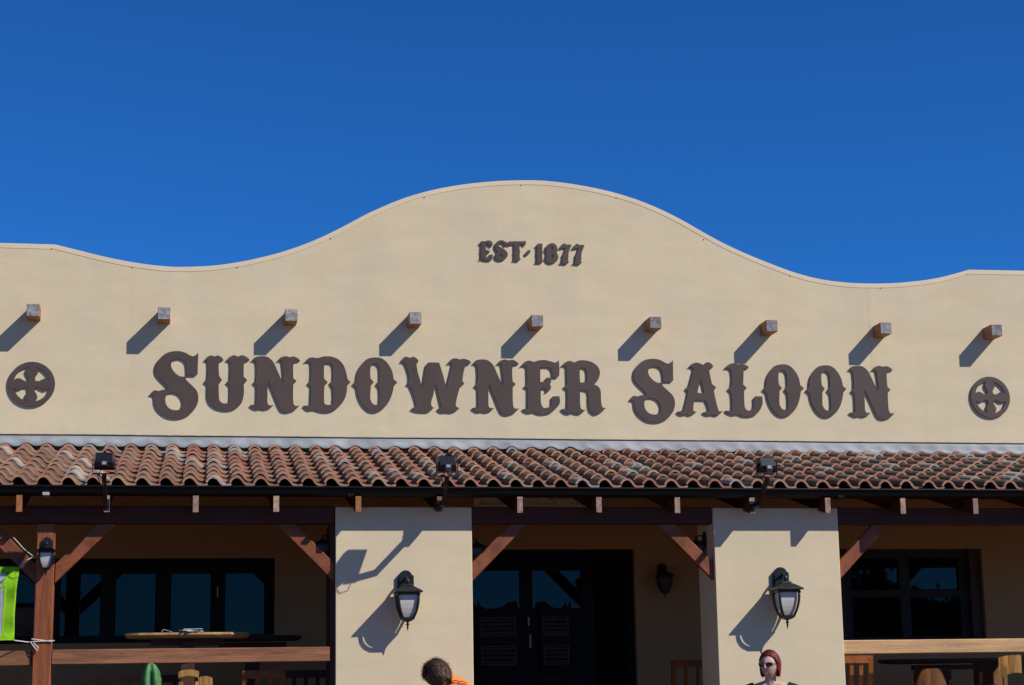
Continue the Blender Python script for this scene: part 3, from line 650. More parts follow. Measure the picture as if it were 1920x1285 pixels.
# ------------------------------------------------------------------ lanterns
def sq(bm, prof, c=(0, 0, 0), cap=True):     # square section lathe
    return lathe(bm, [(r * math.sqrt(2), z) for r, z in prof], 4, c, rot=math.pi / 4)
def lantern(name, label, loc, rz, s=1.0, ax=.135, gl='frost'):
    """origin on the wall at the lantern's eave height, arm leaves along -Y"""
    t = thing(name, label, 'wall lamp', loc, 'black wall lanterns', rz); t.scale = (s, s, s)
    # back plate with arched top
    pts = [(-.068, -.02), (.068, -.02), (.068, .138), (.052, .148), (.042, .166), (.022, .180), (0, .185), (-.022, .180), (-.042, .166), (-.052, .148), (-.068, .138)]
    bm = prism(bmesh.new(), pts, -.022, 0); part('back_plate', bm, M['black'], t)
    bm = prism(bmesh.new(), [(x * .78, .08 + (z - .08) * .82) for x, z in pts], -.030, -.0225); part('plate_panel', bm, M['black'], t)
    bm = bmesh.new(); arm = []
    for k in range(13):
        a = math.pi * k / 12; arm.append((0, -.03 - (ax - .03) / 2 * (1 - math.cos(a)), .095 + .045 * math.sin(a) - .03 * k / 12))
    tube(bm, arm, .010, 8)
    scr = [(0, -.045 - .022 * math.cos(a) * (1 - a / 9), .045 + .022 * math.sin(a) * (1 - a / 9)) for a in [k * .5 for k in range(14)]]
    tube(bm, scr, .006, 6); part('arm', bm, M['black'], t, True)
    bm = bmesh.new(); lathe(bm, [(.003, .118), (.006, .108), (.016, .098), (.019, .086), (.014, .074), (.010, .066), (.010, .062)], 12, (0, -ax, 0)); part('cap_knob', bm, M['black'], t, True)
    bm = bmesh.new(); sq(bm, [(.018, .066), (.040, .056), (.042, .049), (.034, .046)], (0, -ax, 0))
    sq(bm, [(.036, .0455), (.050, .043), (.108, .006), (.114, -.002), (.112, -.008), (.088, -.010), (.088, -.026), (.080, -.027)], (0, -ax, 0)); part('lamp_roof', bm, M['black'], t)
    rp = [(.081, -.022), (.081, -.055), (.078, -.095), (.071, -.135), (.061, -.170), (.048, -.202), (.043, -.212)]
    for i in (-1, 1):
        for j in (-1, 1):
            bm = tube(bmesh.new(), [(i * r, -ax + j * r, z) for r, z in rp], .0105, 8); part('rib', bm, M['black'], t, True)
            bm = bmesh.new(); lathe(bm, [(.002, -.012), (.011, -.006), (.013, 0), (.011, .006), (.002, .012)], 8, (i * .084, -ax + j * .084, -.026)); part('rib_knob', bm, M['black'], t, True)
    bm = bmesh.new(); sq(bm, [(r - .012, z) for r, z in rp], (0, -ax, 0))
    for f in bm.faces: f.smooth = False
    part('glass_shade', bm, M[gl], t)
    bm = bmesh.new(); sq(bm, [(.043, -.206), (.052, -.210), (.052, -.220), (.042, -.229), (.024, -.240), (.012, -.244)], (0, -ax, 0)); part('bottom_cup', bm, M['black'], t)
    bm = bmesh.new(); lathe(bm, [(.008, -.242), (.010, -.250), (.006, -.255), (.018, -.263), (.006, -.271), (.009, -.280), (.001, -.318)], 12, (0, -ax, 0)); part('finial', bm, M['black'], t, True)
    return t
def lamp_at(px, py, Y, ax):
    p = P(px, py, Y - ax); return (p.x, Y, p.z)
lantern('wall_lantern', 'black lantern with frosted glass on the left cream pillar', lamp_at(764, 1110, YP, .135), 0)
lantern('wall_lantern', 'black lantern with frosted glass on the right cream pillar above the red-haired person', lamp_at(1473.5, 1105, YP, .143), 0, 1.06)
lantern('wall_lantern', 'small black lantern on the timber post beside the green banner', lamp_at(87, 1033, 15.669, .09), 0, .64)
lantern('wall_lantern', 'dark lantern in shade on the wall right of the doors', lamp_at(1246, 1080, YB, .1), 0, .72, gl='frostshade')
pz = P(1318, 1022, 15.95).z
lantern('wall_lantern', 'shaded black lantern on the left flank of the right pillar', (px2[0], 15.93, pz), math.radians(-90), .62, gl='frostshade')
lantern('wall_lantern', 'shaded black lantern on the left flank of the left pillar', (px1[0], 15.93, pz + .01), math.radians(-90), .62, gl='frostshade')
lantern('wall_lantern', 'half hidden black lantern on the right flank of the left pillar', (px1[1], 15.93, pz - .02), math.radians(90), .62, gl='frostshade')

# ------------------------------------------------------------------ floodlights
def floodlight(label, px, py, Y, tailx):
    p = P(px, py, Y); t = thing('floodlight', label, 'floodlight', (tailx, 15.468, RB), 'floodlights over the gutter')
    dx, dy, dz = p.x - tailx, Y - 15.468, p.z - RB
    # housing leans back towards the facade
    h = thing_part = obj('housing', None)
    bpy.data.objects.remove(h)
    bm = bmesh.new(); w, hh = .080, .068
    rings = [((-w * .97, -hh * .97), (w * .97, hh * .97), .048), ((-w, -hh), (w, hh), .042), ((-w, -hh), (w, hh), .018), ((-w * .80, -hh * .62), (w * .80, hh * .62), -.036)]
    vs_ = []
    for (a, b, y) in rings: vs_.append([bm.verts.new((x, y, z)) for x, z in ((a[0], a[1]), (b[0], a[1]), (b[0], b[1]), (a[0], b[1]))])
    for a, b in zip(vs_, vs_[1:]):
        for k in range(4): bm.faces.new((a[k], a[(k + 1) % 4], b[(k + 1) % 4], b[k]))
    bm.faces.new(vs_[0]); bm.faces.new(vs_[-1][::-1])
    bmesh.ops.bevel(bm, geom=list(bm.edges), offset=.004, segments=1, affect='EDGES')
    ho = part('housing', bm, M['flood'], t); ho.location = (dx, dy, dz); ho.rotation_euler = (math.radians(-22), 0, 0)
    part('visor', B(-.078, .078, .043, .052, -.066, .066, bev=.002), M['glass'], ho)
    part('latch', B(-.010, .010, -.002, .030, hh, hh + .010, bev=.002), M['black'], ho)
    o = part('junction_box', B(-.030, .030, -.060, -.015, -.088, -.040, bev=.004), M['flood'], ho)
    part('rating_label', B(-.016, .016, -.0625, -.0605, -.078, -.050), M['label'], o)
    # stirrup and arm
    bm = bmesh.new(); zb = dz - .108
    for s_ in (-1, 1): box(bm, dx + s_ * .088 - .003, dx + s_ * .088 + .003, dy - .013, dy + .013, zb, dz + .01)
    box(bm, dx - .0905, dx + .0905, dy - .014, dy + .014, zb - .006, zb); part('stirrup', bm, M['black'], t)
    bm = bmesh.new(); a0 = Vector((0, -.006, .055)); a1 = Vector((dx * .45, -.19, .060)); a2 = Vector((dx, dy, zb - .008))
    beam_between(bm, a0, a1, .036, .036); beam_between(bm, a1 - Vector((0, -.012, .012)), a2, .034, .034); part('bracket_arm', bm, M['black'], t)
    part('mounting_plate', B(-.022, .022, -.006, -.001, .012, .10), M['black'], t)
    bm = tube(bmesh.new(), [(dx - .02, dy - .01, dz - .075), (dx - .05, dy - .03, dz - .13), (dx - .03, dy - .02, dz - .19), (dx - .005, dy + .01, dz - .21), (dx - .002, dy + .03, dz - .17)], .004, 5); part('cable', bm, M['black'], t, True)
floodlight('black floodlight over the gutter at the left, above the post lantern', 196, 862, 15.12, rx_[4 + 1])
floodlight('black floodlight over the gutter above the left pillar', 838, 868, 15.10, rx_[4 + 5])
floodlight('black floodlight over the gutter above the right pillar', 1437, 870, 15.10, rx_[4 + 9])

# ------------------------------------------------------------------ notice board over the door
yb = YB - .03
c0, c1 = P(888, 951, yb), P(1122, 929, yb)
nb = thing('notice_board', 'long pale board with handwriting high on the shaded wall over the doors', 'sign', ((c0.x + c1.x) / 2, yb, c0.z))
wd, ht = c1.x - c0.x, .20
part('board', B(-wd / 2, wd / 2, 0, .02, 0, ht, bev=.002), M['board'], nb)
random.seed(5); bm = bmesh.new()
for ln, (z, h, segs_) in enumerate(((.018, .036, ((-.45, -.20), (-.17, .02), (.04, .16), (.28, .40))), (.068, .03, ((-.50, -.44), (-.30, -.25), (.10, .30), (.36, .42))), (.118, .034, ((-.45, -.1), (.0, .3))))):
    for a, b in segs_:
        x = a * wd
        while x < b * wd:
            w_ = random.uniform(.014, .026); pts = []
            for k in range(5): pts.append((x + w_ * random.random(), -.002, z + h * random.random()))
            tube(bm, pts, .0024, 4); x += w_ + .012
part('handwriting', bm, M['ink'], nb)

# ------------------------------------------------------------------ banner and cord
ban = thing('banner', 'white banner with bright lime border tied to the left post', 'banner', (P(-150, 1200, 15.60).x, 15.60, P(10, 1200, 15.60).z))
bl = Vector(ban.location)
tl, tr, br_, blw = P(-340, 1052, 15.6), P(37, 1063, 15.6), P(27, 1201, 15.6), P(-340, 1206, 15.6)
def bpt(u, v):
    p = (tl * (1 - u) + tr * u) * (1 - v) + (blw * (1 - u) + br_ * u) * v
    y = 15.60 + .018 * math.sin(u * 9 + v * 2) + .012 * math.sin(v * 7 + u * 3) + .02 * max(0, u - .9) * math.sin(v * 16) * 6
    sag = -.012 * math.sin(math.pi * v) * (1 if u > .98 else 0)
    return Vector((p.x + sag, y, p.z)) - bl
def cloth(name, u0, u1, v0, v1, m, off=0, nu=24, nv=16, parent=None, th=.0015):
    bm = bmesh.new(); ga = [[bm.verts.new(bpt(u0 + (u1 - u0) * i / nu, v0 + (v1 - v0) * j / nv) + Vector((0, off, 0))) for j in range(nv + 1)] for i in range(nu + 1)]
    for i in range(nu):
        for j in range(nv): bm.faces.new((ga[i][j], ga[i + 1][j], ga[i + 1][j + 1], ga[i][j + 1]))
    bmesh.ops.solidify(bm, geom=list(bm.faces), thickness=th)
    return part(name, bm, m, parent or ban, True)
Mw = mat('white_banner_cloth', (.72, .74, .78), .6, .08, 9, bump=.6, bscale=9); Mg = mat('lime_banner_print', (.42, .82, .02), .6, .12, 9, bump=.5, bscale=9); Mb = mat('blue_banner_print', (.04, .16, .45), .6, .05, 5)
cloth('cloth', 0, 1, 0, 1, Mw, 0, 40, 20)
bw = .068
cloth('lime_border', 0, 1, 0, .085, Mg, -.003, 40, 3); cloth('lime_border', 0, 1, .935, 1, Mg, -.003, 40, 3); cloth('lime_border', 1 - bw, 1, .085, .935, Mg, -.003, 6, 16)
def stroke(name, uv, r, m):
    bm = bmesh.new(); L_ = []
    for i, (u, v) in enumerate(uv):
        a = uv[max(i - 1, 0)]; b = uv[min(i + 1, len(uv) - 1)]; t = Vector((b[0] - a[0], (b[1] - a[1]) * .38)).normalized(); nn = Vector((-t.y, t.x / .38))
        q = bpt(u + nn.x * r * .38, v + nn.y * r * .38), bpt(u - nn.x * r * .38, v - nn.y * r * .38)
        L_.append([bm.verts.new(k + Vector((0, -.004, 0))) for k in q])
    for a, b in zip(L_, L_[1:]): bm.faces.new((a[0], a[1], b[1], b[0]))
    bmesh.ops.solidify(bm, geom=list(bm.faces), thickness=.001); part(name, bm, m, ban)
stroke('lime_lettering', [(.955 - .03, .18), (.93, .26), (.905, .32), (.88, .37)], .02, Mg)
stroke('lime_lettering', [(.895, .55), (.905, .62), (.907, .72), (.905, .84)], .02, Mg)
stroke('blue_lettering', [(.93, .17), (.915, .20), (.90, .25), (.885, .28)], .010, Mb)
pA = br_ - bl; wrapz = P(85, 1203, 15.66).z - bl.z; x0, x1 = posts[0] - .082 - bl.x, posts[0] + .075 - bl.x
pr_ = 15.667 - bl.y
part('tie_cord', tube(bmesh.new(), [pA, Vector((x0 - .03, pr_ + .01, wrapz - .004)), Vector((x0 + .01, pr_ - .008, wrapz)), Vector((x1, pr_ - .008, wrapz + .006)), Vector((x1 + .004, pr_ + .16, wrapz + .012)), Vector((x0 - .002, pr_ + .165, wrapz + .02)), Vector((x0 - .004, pr_ - .004, wrapz + .020)), Vector((x1, pr_ - .009, wrapz - .002))], .0042, 6), M['rope'], ban)
part('tie_cord', tube(bmesh.new(), [Vector((x0 - .012, pr_ - .004, wrapz - .004)), Vector((x0 + .02, pr_ - .014, wrapz - .05)), Vector((x0 + .045, pr_ - .016, wrapz - .075)), Vector((x0 + .05, pr_ - .016, wrapz - .05)), Vector((x0 + .01, pr_ - .012, wrapz - .01))], .0038, 6), M['rope'], ban)
part('tie_cord', tube(bmesh.new(), [tr - bl, P(42, 1054, 15.66) - bl, P(58, 1047, 15.67) - bl, P(63, 1043, 15.69) - bl], .0038, 6), M['rope'], ban)
part('tie_cord', tube(bmesh.new(), [P(25, 1008, 15.690) - bl, P(45, 1030, 15.690) - bl, P(64, 1045, 15.690) - bl], .0038, 6), M['rope'], ban)

# ------------------------------------------------------------------ veranda furniture
def bar_table(label, px0, px1, py, Y, dep, m, group='bar tables on the veranda'):
    a, b = P(px0, py, Y - dep / 2), P(px1, py, Y - dep / 2); cxm = (a.x + b.x) / 2; zt_ = a.z
    t = thing('bar_table', label, 'table', (cxm, Y, DECK), group); L_ = (b.x - a.x) / 2; hz = zt_ - DECK
    random.seed(int(px0)); bm = bmesh.new(); out = []
    for k in range(40):
        an = 2 * math.pi * k / 40; ca, sa = math.cos(an), math.sin(an)
        x = L_ * math.copysign(abs(ca) ** .75, ca); y = dep / 2 * math.copysign(abs(sa) ** .6, sa)
        w_ = 1 + noise.noise(Vector((k * .6, px0, 0))) * .06
        out.append((x * w_, y * (1 + noise.noise(Vector((k * .9, 3, px0))) * .10)))
    r1 = [bm.verts.new((x, y, hz)) for x, y in out]; r2 = [bm.verts.new((x * 1.01, y * 1.02, hz - .018)) for x, y in out]; r3 = [bm.verts.new((x * .96, y * .94, hz - .040 + noise.noise(Vector((x * 5, y * 5, 1))) * .01)) for x, y in out]
    bm.faces.new(r1); bm.faces.new(r3[::-1])
    for A_2, B_2 in ((r1, r2), (r2, r3)):
        for k in range(40): bm.faces.new((A_2[k], B_2[k], B_2[(k + 1) % 40], A_2[(k + 1) % 40]))
    part('slab_top', bm, m, t)
    part('pedestal', B(-.06, .06, -.06, .06, .03, hz - .06, bev=.008), M['dkchair'], t)
    bm = bmesh.new(); box(bm, -.26, .26, -.05, .05, 0, .05); box(bm, -.045, .045, -.24, .24, .051, .09); part('foot', bm, M['dkchair'], t)
    part('bearer', B(-.30, .30, -.04, .04, hz - .10, hz - .055), M['dkchair'], t)
    return t, zt_
tb, tz = bar_table('live edge timber bar table behind the left rail with papers on it', 233, 470, 1187, 16.33, .46, M['slab'])
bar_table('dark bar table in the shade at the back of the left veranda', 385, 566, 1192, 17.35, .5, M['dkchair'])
for nm, lb, px, w_, d_ in (('folded_paper', 'small white paper standing open on the live edge table', 312, .06, .05), ('paper_pile', 'loose white papers lying on the live edge table', 358, .15, .08)):
    p = P(px, 1181, 16.135); t = thing(nm, lb, 'paper', (p.x, 16.135, tz + .001))
    if nm == 'folded_paper':
        bm = bmesh.new(); prism(bm, [(-.04, 0), (-.025, .028), (.05, .004), (.05, .002), (-.024, .025), (-.037, 0)], -.03, .03); part('sheet', bm, M['paper'], t)
    else:
        for k in range(4):
            bm = B(-w_ / 2, w_ / 2, -d_ / 2, d_ / 2, .006 * k, .006 * k + .003)
            for v in bm.verts: v.co.z += .010 * abs(math.sin(v.co.x * 30 + k))
            o = part('sheet', bm, M['paper'], t); o.rotation_euler = (0, 0, random.uniform(-.5, .5)); o.location = (random.uniform(-.03, .03), 0, 0)
def chair(label, loc, rz, m, top=.83, slats=3, w=.40, round_top=0., name='wooden_chair'):
    t = thing(name, label, 'chair', loc, 'wooden chairs on the veranda', rz)
    h = w / 2
    for i in (-1, 1):
        part('leg', B(i * h - .02, i * h + .02, -.20, -.16, 0, .44, bev=.004), m, t)
        bm = bmesh.new(); beam_between(bm, (i * h, .18, 0), (i * h, .18, .45), .04, .04, up=Vector((0, 1, 0))); beam_between(bm, (i * h, .18, .451), (i * h, .25, top - .02), .04, .035, up=Vector((0, 1, 0))); part('back_leg', bm, m, t)
    part('seat', B(-h - .02, h + .02, -.22, .21, .44, .475, bev=.01), m, t)
    bm = bmesh.new(); pts = []
    for k in range(9):
        x = -h - .02 + (2 * h + .04) * k / 8; q = 1 - (2 * k / 8 - 1) ** 2; pts.append((x, .25 + .05 * q * round_top, top - .03 + .03 * q * round_top))
    for A_2, B_2 in zip(pts, pts[1:]): beam_between(bm, A_2, B_2, .024, .065)
    part('top_rail', bm, m, t)
    for k in range(slats):
        x = -h + 2 * h * (k + 1) / (slats + 1); bm = bmesh.new(); beam_between(bm, (x, .19, .48), (x, .245, top - .06), .035, .014, up=Vector((0, 1, 0))); part('back_slat', bm, m, t)
    for y in (-.18, .18): part('stretcher', B(-h + .02, h - .02, y - .01, y + .01, .2, .235), m, t)
    return t
def at_floor(px, Y): return (P(px, 1260, Y).x, Y, DECK)
def ctop(py, Y): return P(600, py, Y).z - DECK
chair('orange wooden chair right of the live edge table, near the left pillar', at_floor(484, 16.45), math.radians(188), M['chair'], ctop(1257, 16.3), 2, .32)
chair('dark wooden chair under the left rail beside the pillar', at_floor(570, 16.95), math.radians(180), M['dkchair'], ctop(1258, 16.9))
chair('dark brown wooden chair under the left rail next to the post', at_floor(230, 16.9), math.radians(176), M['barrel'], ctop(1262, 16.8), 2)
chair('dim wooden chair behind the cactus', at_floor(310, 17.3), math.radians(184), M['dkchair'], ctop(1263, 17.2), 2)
chair('dark red wooden chair by the wall lantern right of the doors', at_floor(1284, 17.2), math.radians(180), M['chair'], ctop(1247, 17.1), 2, .34)
chair('orange wooden chair beside the right pillar under the pale rail', at_floor(1588, 16.2), math.radians(180), M['chair'], ctop(1243, 16.1), 2, .26)
def tub(label, px, py, Y, m, r=.16, a0=-70, a1=70, hgt=.16, rz=0):
    """stool with a bent plywood back"""
    p = P(px, py, Y); t = thing('bentwood_stool', label, 'stool', (p.x, Y, DECK), 'bentwood stools on the veranda', rz); zt_ = p.z - DECK
    bm = bmesh.new(); rows = []
    for k in range(15):
        a = math.radians(a0 + (a1 - a0) * k / 14); q = 1 - (2 * k / 14 - 1) ** 2
        for_z = [(1.0, zt_ - hgt * (.62 + .25 * (1 - q))), (1.03, zt_ - .02 * (1 - q))]
        rows.append([bm.verts.new((r * f_ * math.sin(a), -r * f_ * math.cos(a), z)) for f_, z in for_z])
    for A_2, B_2 in zip(rows, rows[1:]): bm.faces.new((A_2[0], B_2[0], B_2[1], A_2[1]))
    bmesh.ops.solidify(bm, geom=list(bm.faces), thickness=.014); part('bent_back', bm, m, t, True)
    bm = bmesh.new(); lathe(bm, [(.01, zt_ - .31), (r + .02, zt_ - .31), (r + .03, zt_ - .295), (r + .02, zt_ - .28), (.01, zt_ - .275)], 20); part('seat', bm, m, t)
    for i in (-1, 1): bm = bmesh.new(); beam_between(bm, (i * r * .7, -r * .6, zt_ - .29), (i * r * .75, -r * .75, zt_ - .1), .03, .012); part('back_stay', bm, m, t)
    for k in range(4):
        a = math.pi / 4 + k * math.pi / 2; bm = tube(bmesh.new(), [(r * .6 * math.cos(a), r * .6 * math.sin(a), zt_ - .31), (r * 1.15 * math.cos(a), r * 1.15 * math.sin(a), 0)], .016, 8); part('leg', bm, m, t)
    return t
tub('honey coloured bentwood stool back right of the cactus', 354, 1256, 16.2, M['chairp'], .085, -75, 75, .085)
tub('second honey bentwood stool tilted beside the first one', 387, 1268, 16.15, M['chairp'], .075, -60, 40, .2)
tub('pale bentwood stool back at the far right under the rail', 1893, 1229, 16.15, M['chairp'], .125, -75, 75, .25)
tub('wide brown bentwood stool under the middle of the right rail', 1745, 1254, 16.55, M['barrel'], .17, -85, 85, .34)
tub('brown bentwood stool left of the pale one at the right end', 1848, 1240, 16.5, M['barrel'], .13, -85, 85, .34)
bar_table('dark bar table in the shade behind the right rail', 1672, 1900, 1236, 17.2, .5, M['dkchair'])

# ------------------------------------------------------------------ cactus
p = P(286, 1243, 15.30)
cc = thing('cactus', 'green ribbed column cactus in front of the left rail', 'cactus', (p.x, 15.30, .13))
H = p.z - .13; bm = bmesh.new(); rings = []; NR = 5
for j in range(80):
    z = .30 + (H - .30) * j / 79; t_ = max(0, (z - (H - .17)) / .17); rr = max(.070 * math.sqrt(max(0, 1 - t_ ** 2.2)), .008)
    ring = []
    for k in range(NR * 4):
        a = 2 * math.pi * k / (NR * 4); f_ = [1.22 + .05 * ((j // 2) % 2), .84, .40, .84][k % 4]; ring.append(bm.verts.new((rr * f_ * math.cos(a + .314) + .012 * math.sin(z * 3), rr * f_ * math.sin(a + .314), z)))
    rings.append(ring)
for A_2, B_2 in zip(rings, rings[1:]):
    for k in range(NR * 4): bm.faces.new((A_2[k], A_2[(k + 1) % (NR * 4)], B_2[(k + 1) % (NR * 4)], B_2[k]))
bm.faces.new(rings[-1])
part('stem', bm, mat('cactus_skin', (.070, .19, .060), .55, .3, 14, bump=.2, fine=.15), cc, True)
bm = bmesh.new(); random.seed(9)
for k in range(NR):
    a = 2 * math.pi * k / NR + .314
    for j in range(30):
        z = .34 + (H - .34 - (H - .30) * .2) * j / 29
        for q in range(3):
            d = Vector((math.cos(a + random.uniform(-.6, .6)), math.sin(a + random.uniform(-.6, .6)), random.uniform(-.4, .6))).normalized(); b_ = Vector((.082 * math.cos(a) + .012 * math.sin(z * 3), .082 * math.sin(a), z))
            s_ = d.orthogonal().normalized() * .0012; bm.faces.new([bm.verts.new(b_ + s_), bm.verts.new(b_ - s_), bm.verts.new(b_ + d * .007)])
part('spines', bm, M['rope'], cc, kind='stuff')
bm = bmesh.new(); lathe(bm, [(.12, 0), (.15, .26), (.17, .26), (.17, .31), (.145, .31), (.14, .285), (.01, .285)], 24); part('pot', bm, fronts[0], cc, True)

# ------------------------------------------------------------------ people
def remeshed(name, bm, m, parent, voxel=.008, smooth=6):
    me = bpy.data.meshes.new(name); bm.to_mesh(me); bm.free(); o = bpy.data.objects.new(name, me); COL.objects.link(o)
    md = o.modifiers.new('r', 'REMESH'); md.mode = 'VOXEL'; md.voxel_size = voxel; md.use_smooth_shade = True
    ms = o.modifiers.new('s', 'SMOOTH'); ms.iterations = smooth; ms.factor = .5
    dg = bpy.context.evaluated_depsgraph_get(); me2 = bpy.data.meshes.new_from_object(o.evaluated_get(dg)); bpy.data.objects.remove(o)
    me2.materials.clear(); me2.name = name
    for p_ in me2.polygons: p_.use_smooth = True
    return obj(name, me2, parent, m)
def ell(bm, c, r, rot=None, n=16):
    ret = bmesh.ops.create_uvsphere(bm, u_segments=n, v_segments=n * 3 // 4, radius=1)
    for v in ret['verts']:
        q = Vector((v.co.x * r[0], v.co.y * r[1], v.co.z * r[2]))
        if rot is not None: q = rot @ q
        v.co = q + Vector(c)
def limb(bm, pts, rad, n=14):
    tube(bm, pts, rad, n)
    for p_, r_ in zip(pts, rad): ell(bm, p_, (r_, r_, r_), n=12)
def head_verts(bm, T):
    """face looks along -Y, origin at the middle of the head; T places it"""
    ret = bmesh.ops.create_uvsphere(bm, u_segments=40, v_segments=32, radius=1)
    for v in ret['verts']:
        d = v.co.copy(); x, y, z = d.x * .073, d.y * .094, d.z * .112
        if d.z < 0:
            t_ = -d.z; x *= 1 - .30 * t_ ** 1.5; 
            if d.y > 0: y *= 1 - .45 * t_
            else: y *= 1 - .10 * t_
        if d.y < 0:
            fr = max(0, -d.y)
            def gs(x0, z0, sx, sz): return math.exp(-((x - x0) / sx) ** 2 - ((z - z0) / sz) ** 2)
            y -= fr * (.024 * gs(0, -.022, .013, .020) + .012 * gs(0, .004, .009, .022) + .008 * gs(0, -.064, .024, .010) + .010 * gs(0, -.100, .024, .016) + .005 * gs(0, .030, .05, .012))
            y += fr * (.012 * gs(-.031, .008, .016, .013) + .012 * gs(.031, .008, .016, .013) + .005 * gs(0, -.045, .02, .006) + .004 * gs(0, -.082, .02, .007))
        v.co = T @ Vector((x, y, z))
    for s_ in (-1, 1): ell(bm, T @ Vector((s_ * .073, .012, -.008)), (.010, .020, .032), T.to_3x3())
def hand(bm, w, d, side):
    """w wrist, d direction of the hand, fingers slightly curled"""
    d = Vector(d).normalized(); s_ = Vector((side, 0, 0)); s_ = (s_ - d * s_.dot(d)).normalized(); n_ = d.cross(s_)
    ell(bm, Vector(w) + d * .045, (.018, .040, .048), Matrix((n_, s_, d)).transposed())
    for k, (o_, L_) in enumerate(((-.028, .068), (-.010, .078), (.010, .074), (.027, .058))):
        b_ = Vector(w) + d * .08 + s_ * o_; limb(bm, [b_, b_ + d * L_ * .5 + n_ * .006, b_ + d * L_ * .9 + n_ * .022], [.009, .0085, .007], 8)
    b_ = Vector(w) + d * .03 - s_ * .030; limb(bm, [b_, b_ + d * .030 - s_ * .022, b_ + d * .060 - s_ * .028 + n_ * .01], [.011, .010, .008], 8)
skin1 = mat('fair_skin', (.57, .34, .26), .55, .14, 40, spec=.35); skin2 = mat('tanned_skin', (.50, .29, .20), .5, .08, 18, spec=.35)
def hair_mat(name, c, c2):
    return mat(name, c, .42, .5, 18, bump=.5, bscale=90, stretch=(3, 3, .5), col2=c2, spec=.45, fine=.35, coords='obj')

# -- person with red bob and sunglasses
hp = P(1443, 1246, 15.05)
wo_ = thing('person', 'person with red bobbed hair, dark sunglasses and black top before the right pillar', 'person', (hp.x, 15.05, .13))
hz = hp.z - .13 - .004
Th = Matrix.Translation((0, 0, hz)) @ Matrix.Rotation(math.radians(-42), 4, 'Z') @ Matrix.Rotation(math.radians(3), 4, 'X')
bm = bmesh.new(); head_verts(bm, Th)
nb_ = hz - .15
limb(bm, [(.012, .02, hz - .045), (.012, .025, hz - .12), (.014, .03, hz - .19)], [.047, .046, .056])
sh = hz - .205
BR = Matrix.Rotation(math.radians(-14), 3, 'Z')
def bq(x, y, z): 
    v = BR @ Vector((x, y, 0)); return Vector((v.x + .012, v.y + .03, z))
limb(bm, [bq(-.155, 0, sh), bq(-.05, .005, sh + .03), bq(.05, .005, sh + .03), bq(.155, 0, sh)], [.046, .05, .05, .046])
for (z, rx__, ry) in ((sh - .05, .155, .085), (sh - .15, .145, .095), (sh - .26, .128, .085), (sh - .36, .125, .085), (sh - .46, .150, .10), (sh - .54, .155, .105)): ell(bm, bq(0, 0, z), (rx__, ry, .085), BR)
for s_ in (-1, 1):
    el2 = bq(s_ * .205, .02, sh - .28); wr_ = bq(s_ * .19, -.03, sh - .50)
    limb(bm, [bq(s_ * .165, 0, sh - .01), bq(s_ * .190, .01, sh - .14), el2, bq(s_ * .2, -.005, sh - .38), wr_], [.046, .042, .036, .035, .025])
    hand(bm, wr_, (0, -.1, -1), s_)
    limb(bm, [bq(s_ * .085, 0, sh - .58), bq(s_ * .09, -.005, sh - .78), bq(s_ * .09, -.01, .46), bq(s_ * .09, .02, .30), bq(s_ * .09, .02, .08)], [.092, .075, .053, .052, .036])
    limb(bm, [bq(s_ * .09, .02, .045), bq(s_ * .095, -.08, .035), bq(s_ * .10, -.15, .028)], [.040, .036, .026])
body = remeshed('body', bm, skin1, wo_, .008, 4)
# top with scoop neck
bm = bmesh.new(); rows = []
def ringpt(a, rx__, ry, z, cx_=0): return bq(cx_ + rx__ * math.cos(a), ry * math.sin(a), z)
prof_ = [(.115, .088, sh + .012), (.162, .096, sh + .0), (.186, .102, sh - .06), (.168, .112, sh - .15), (.150, .104, sh - .26), (.148, .104, sh - .36), (.168, .118, sh - .48), (.172, .122, sh - .56)]
NA = 32
for i, (rx__, ry, z) in enumerate(prof_):
    ring = []
    for k in range(NA):
        a = 2 * math.pi * k / NA; dz = 0
        if i == 0: dz = -.075 * max(0, -math.sin(a)) ** 2 + .030 * abs(math.cos(a)) ** 3 - .005
        if i == 1: dz = -.015 + .028 * abs(math.cos(a)) ** 6
        ring.append(bm.verts.new(ringpt(a, rx__, ry, z + dz)))
    rows.append(ring)
for A_2, B_2 in zip(rows, rows[1:]):
    for k in range(NA): bm.faces.new((A_2[k], A_2[(k + 1) % NA], B_2[(k + 1) % NA], B_2[k]))
blk = mat('black_cotton', (.012, .011, .014), .85, .3, 10)
part('top', bm, blk, wo_, True)
for s_ in (-1, 1):
    bm = tube(bmesh.new(), [bq(s_ * .130, .004, sh + .026), bq(s_ * .175, 0, sh + .006), bq(s_ * .200, .01, sh - .06), bq(s_ * .205, .012, sh - .13)], [.046, .060, .058, .056], 14, cap=False); part('sleeve', bm, blk, wo_, True)
    bm = tube(bmesh.new(), [bq(s_ * .085, 0, sh - .52), bq(s_ * .09, -.005, sh - .78), bq(s_ * .09, -.01, .46), bq(s_ * .09, .02, .28), bq(s_ * .09, .02, .10)], [.105, .088, .066, .062, .052], 14, cap=False); part('trouser_leg', bm, mat('blue_denim', (.03, .045, .09), .8, .2, 30), wo_, True)
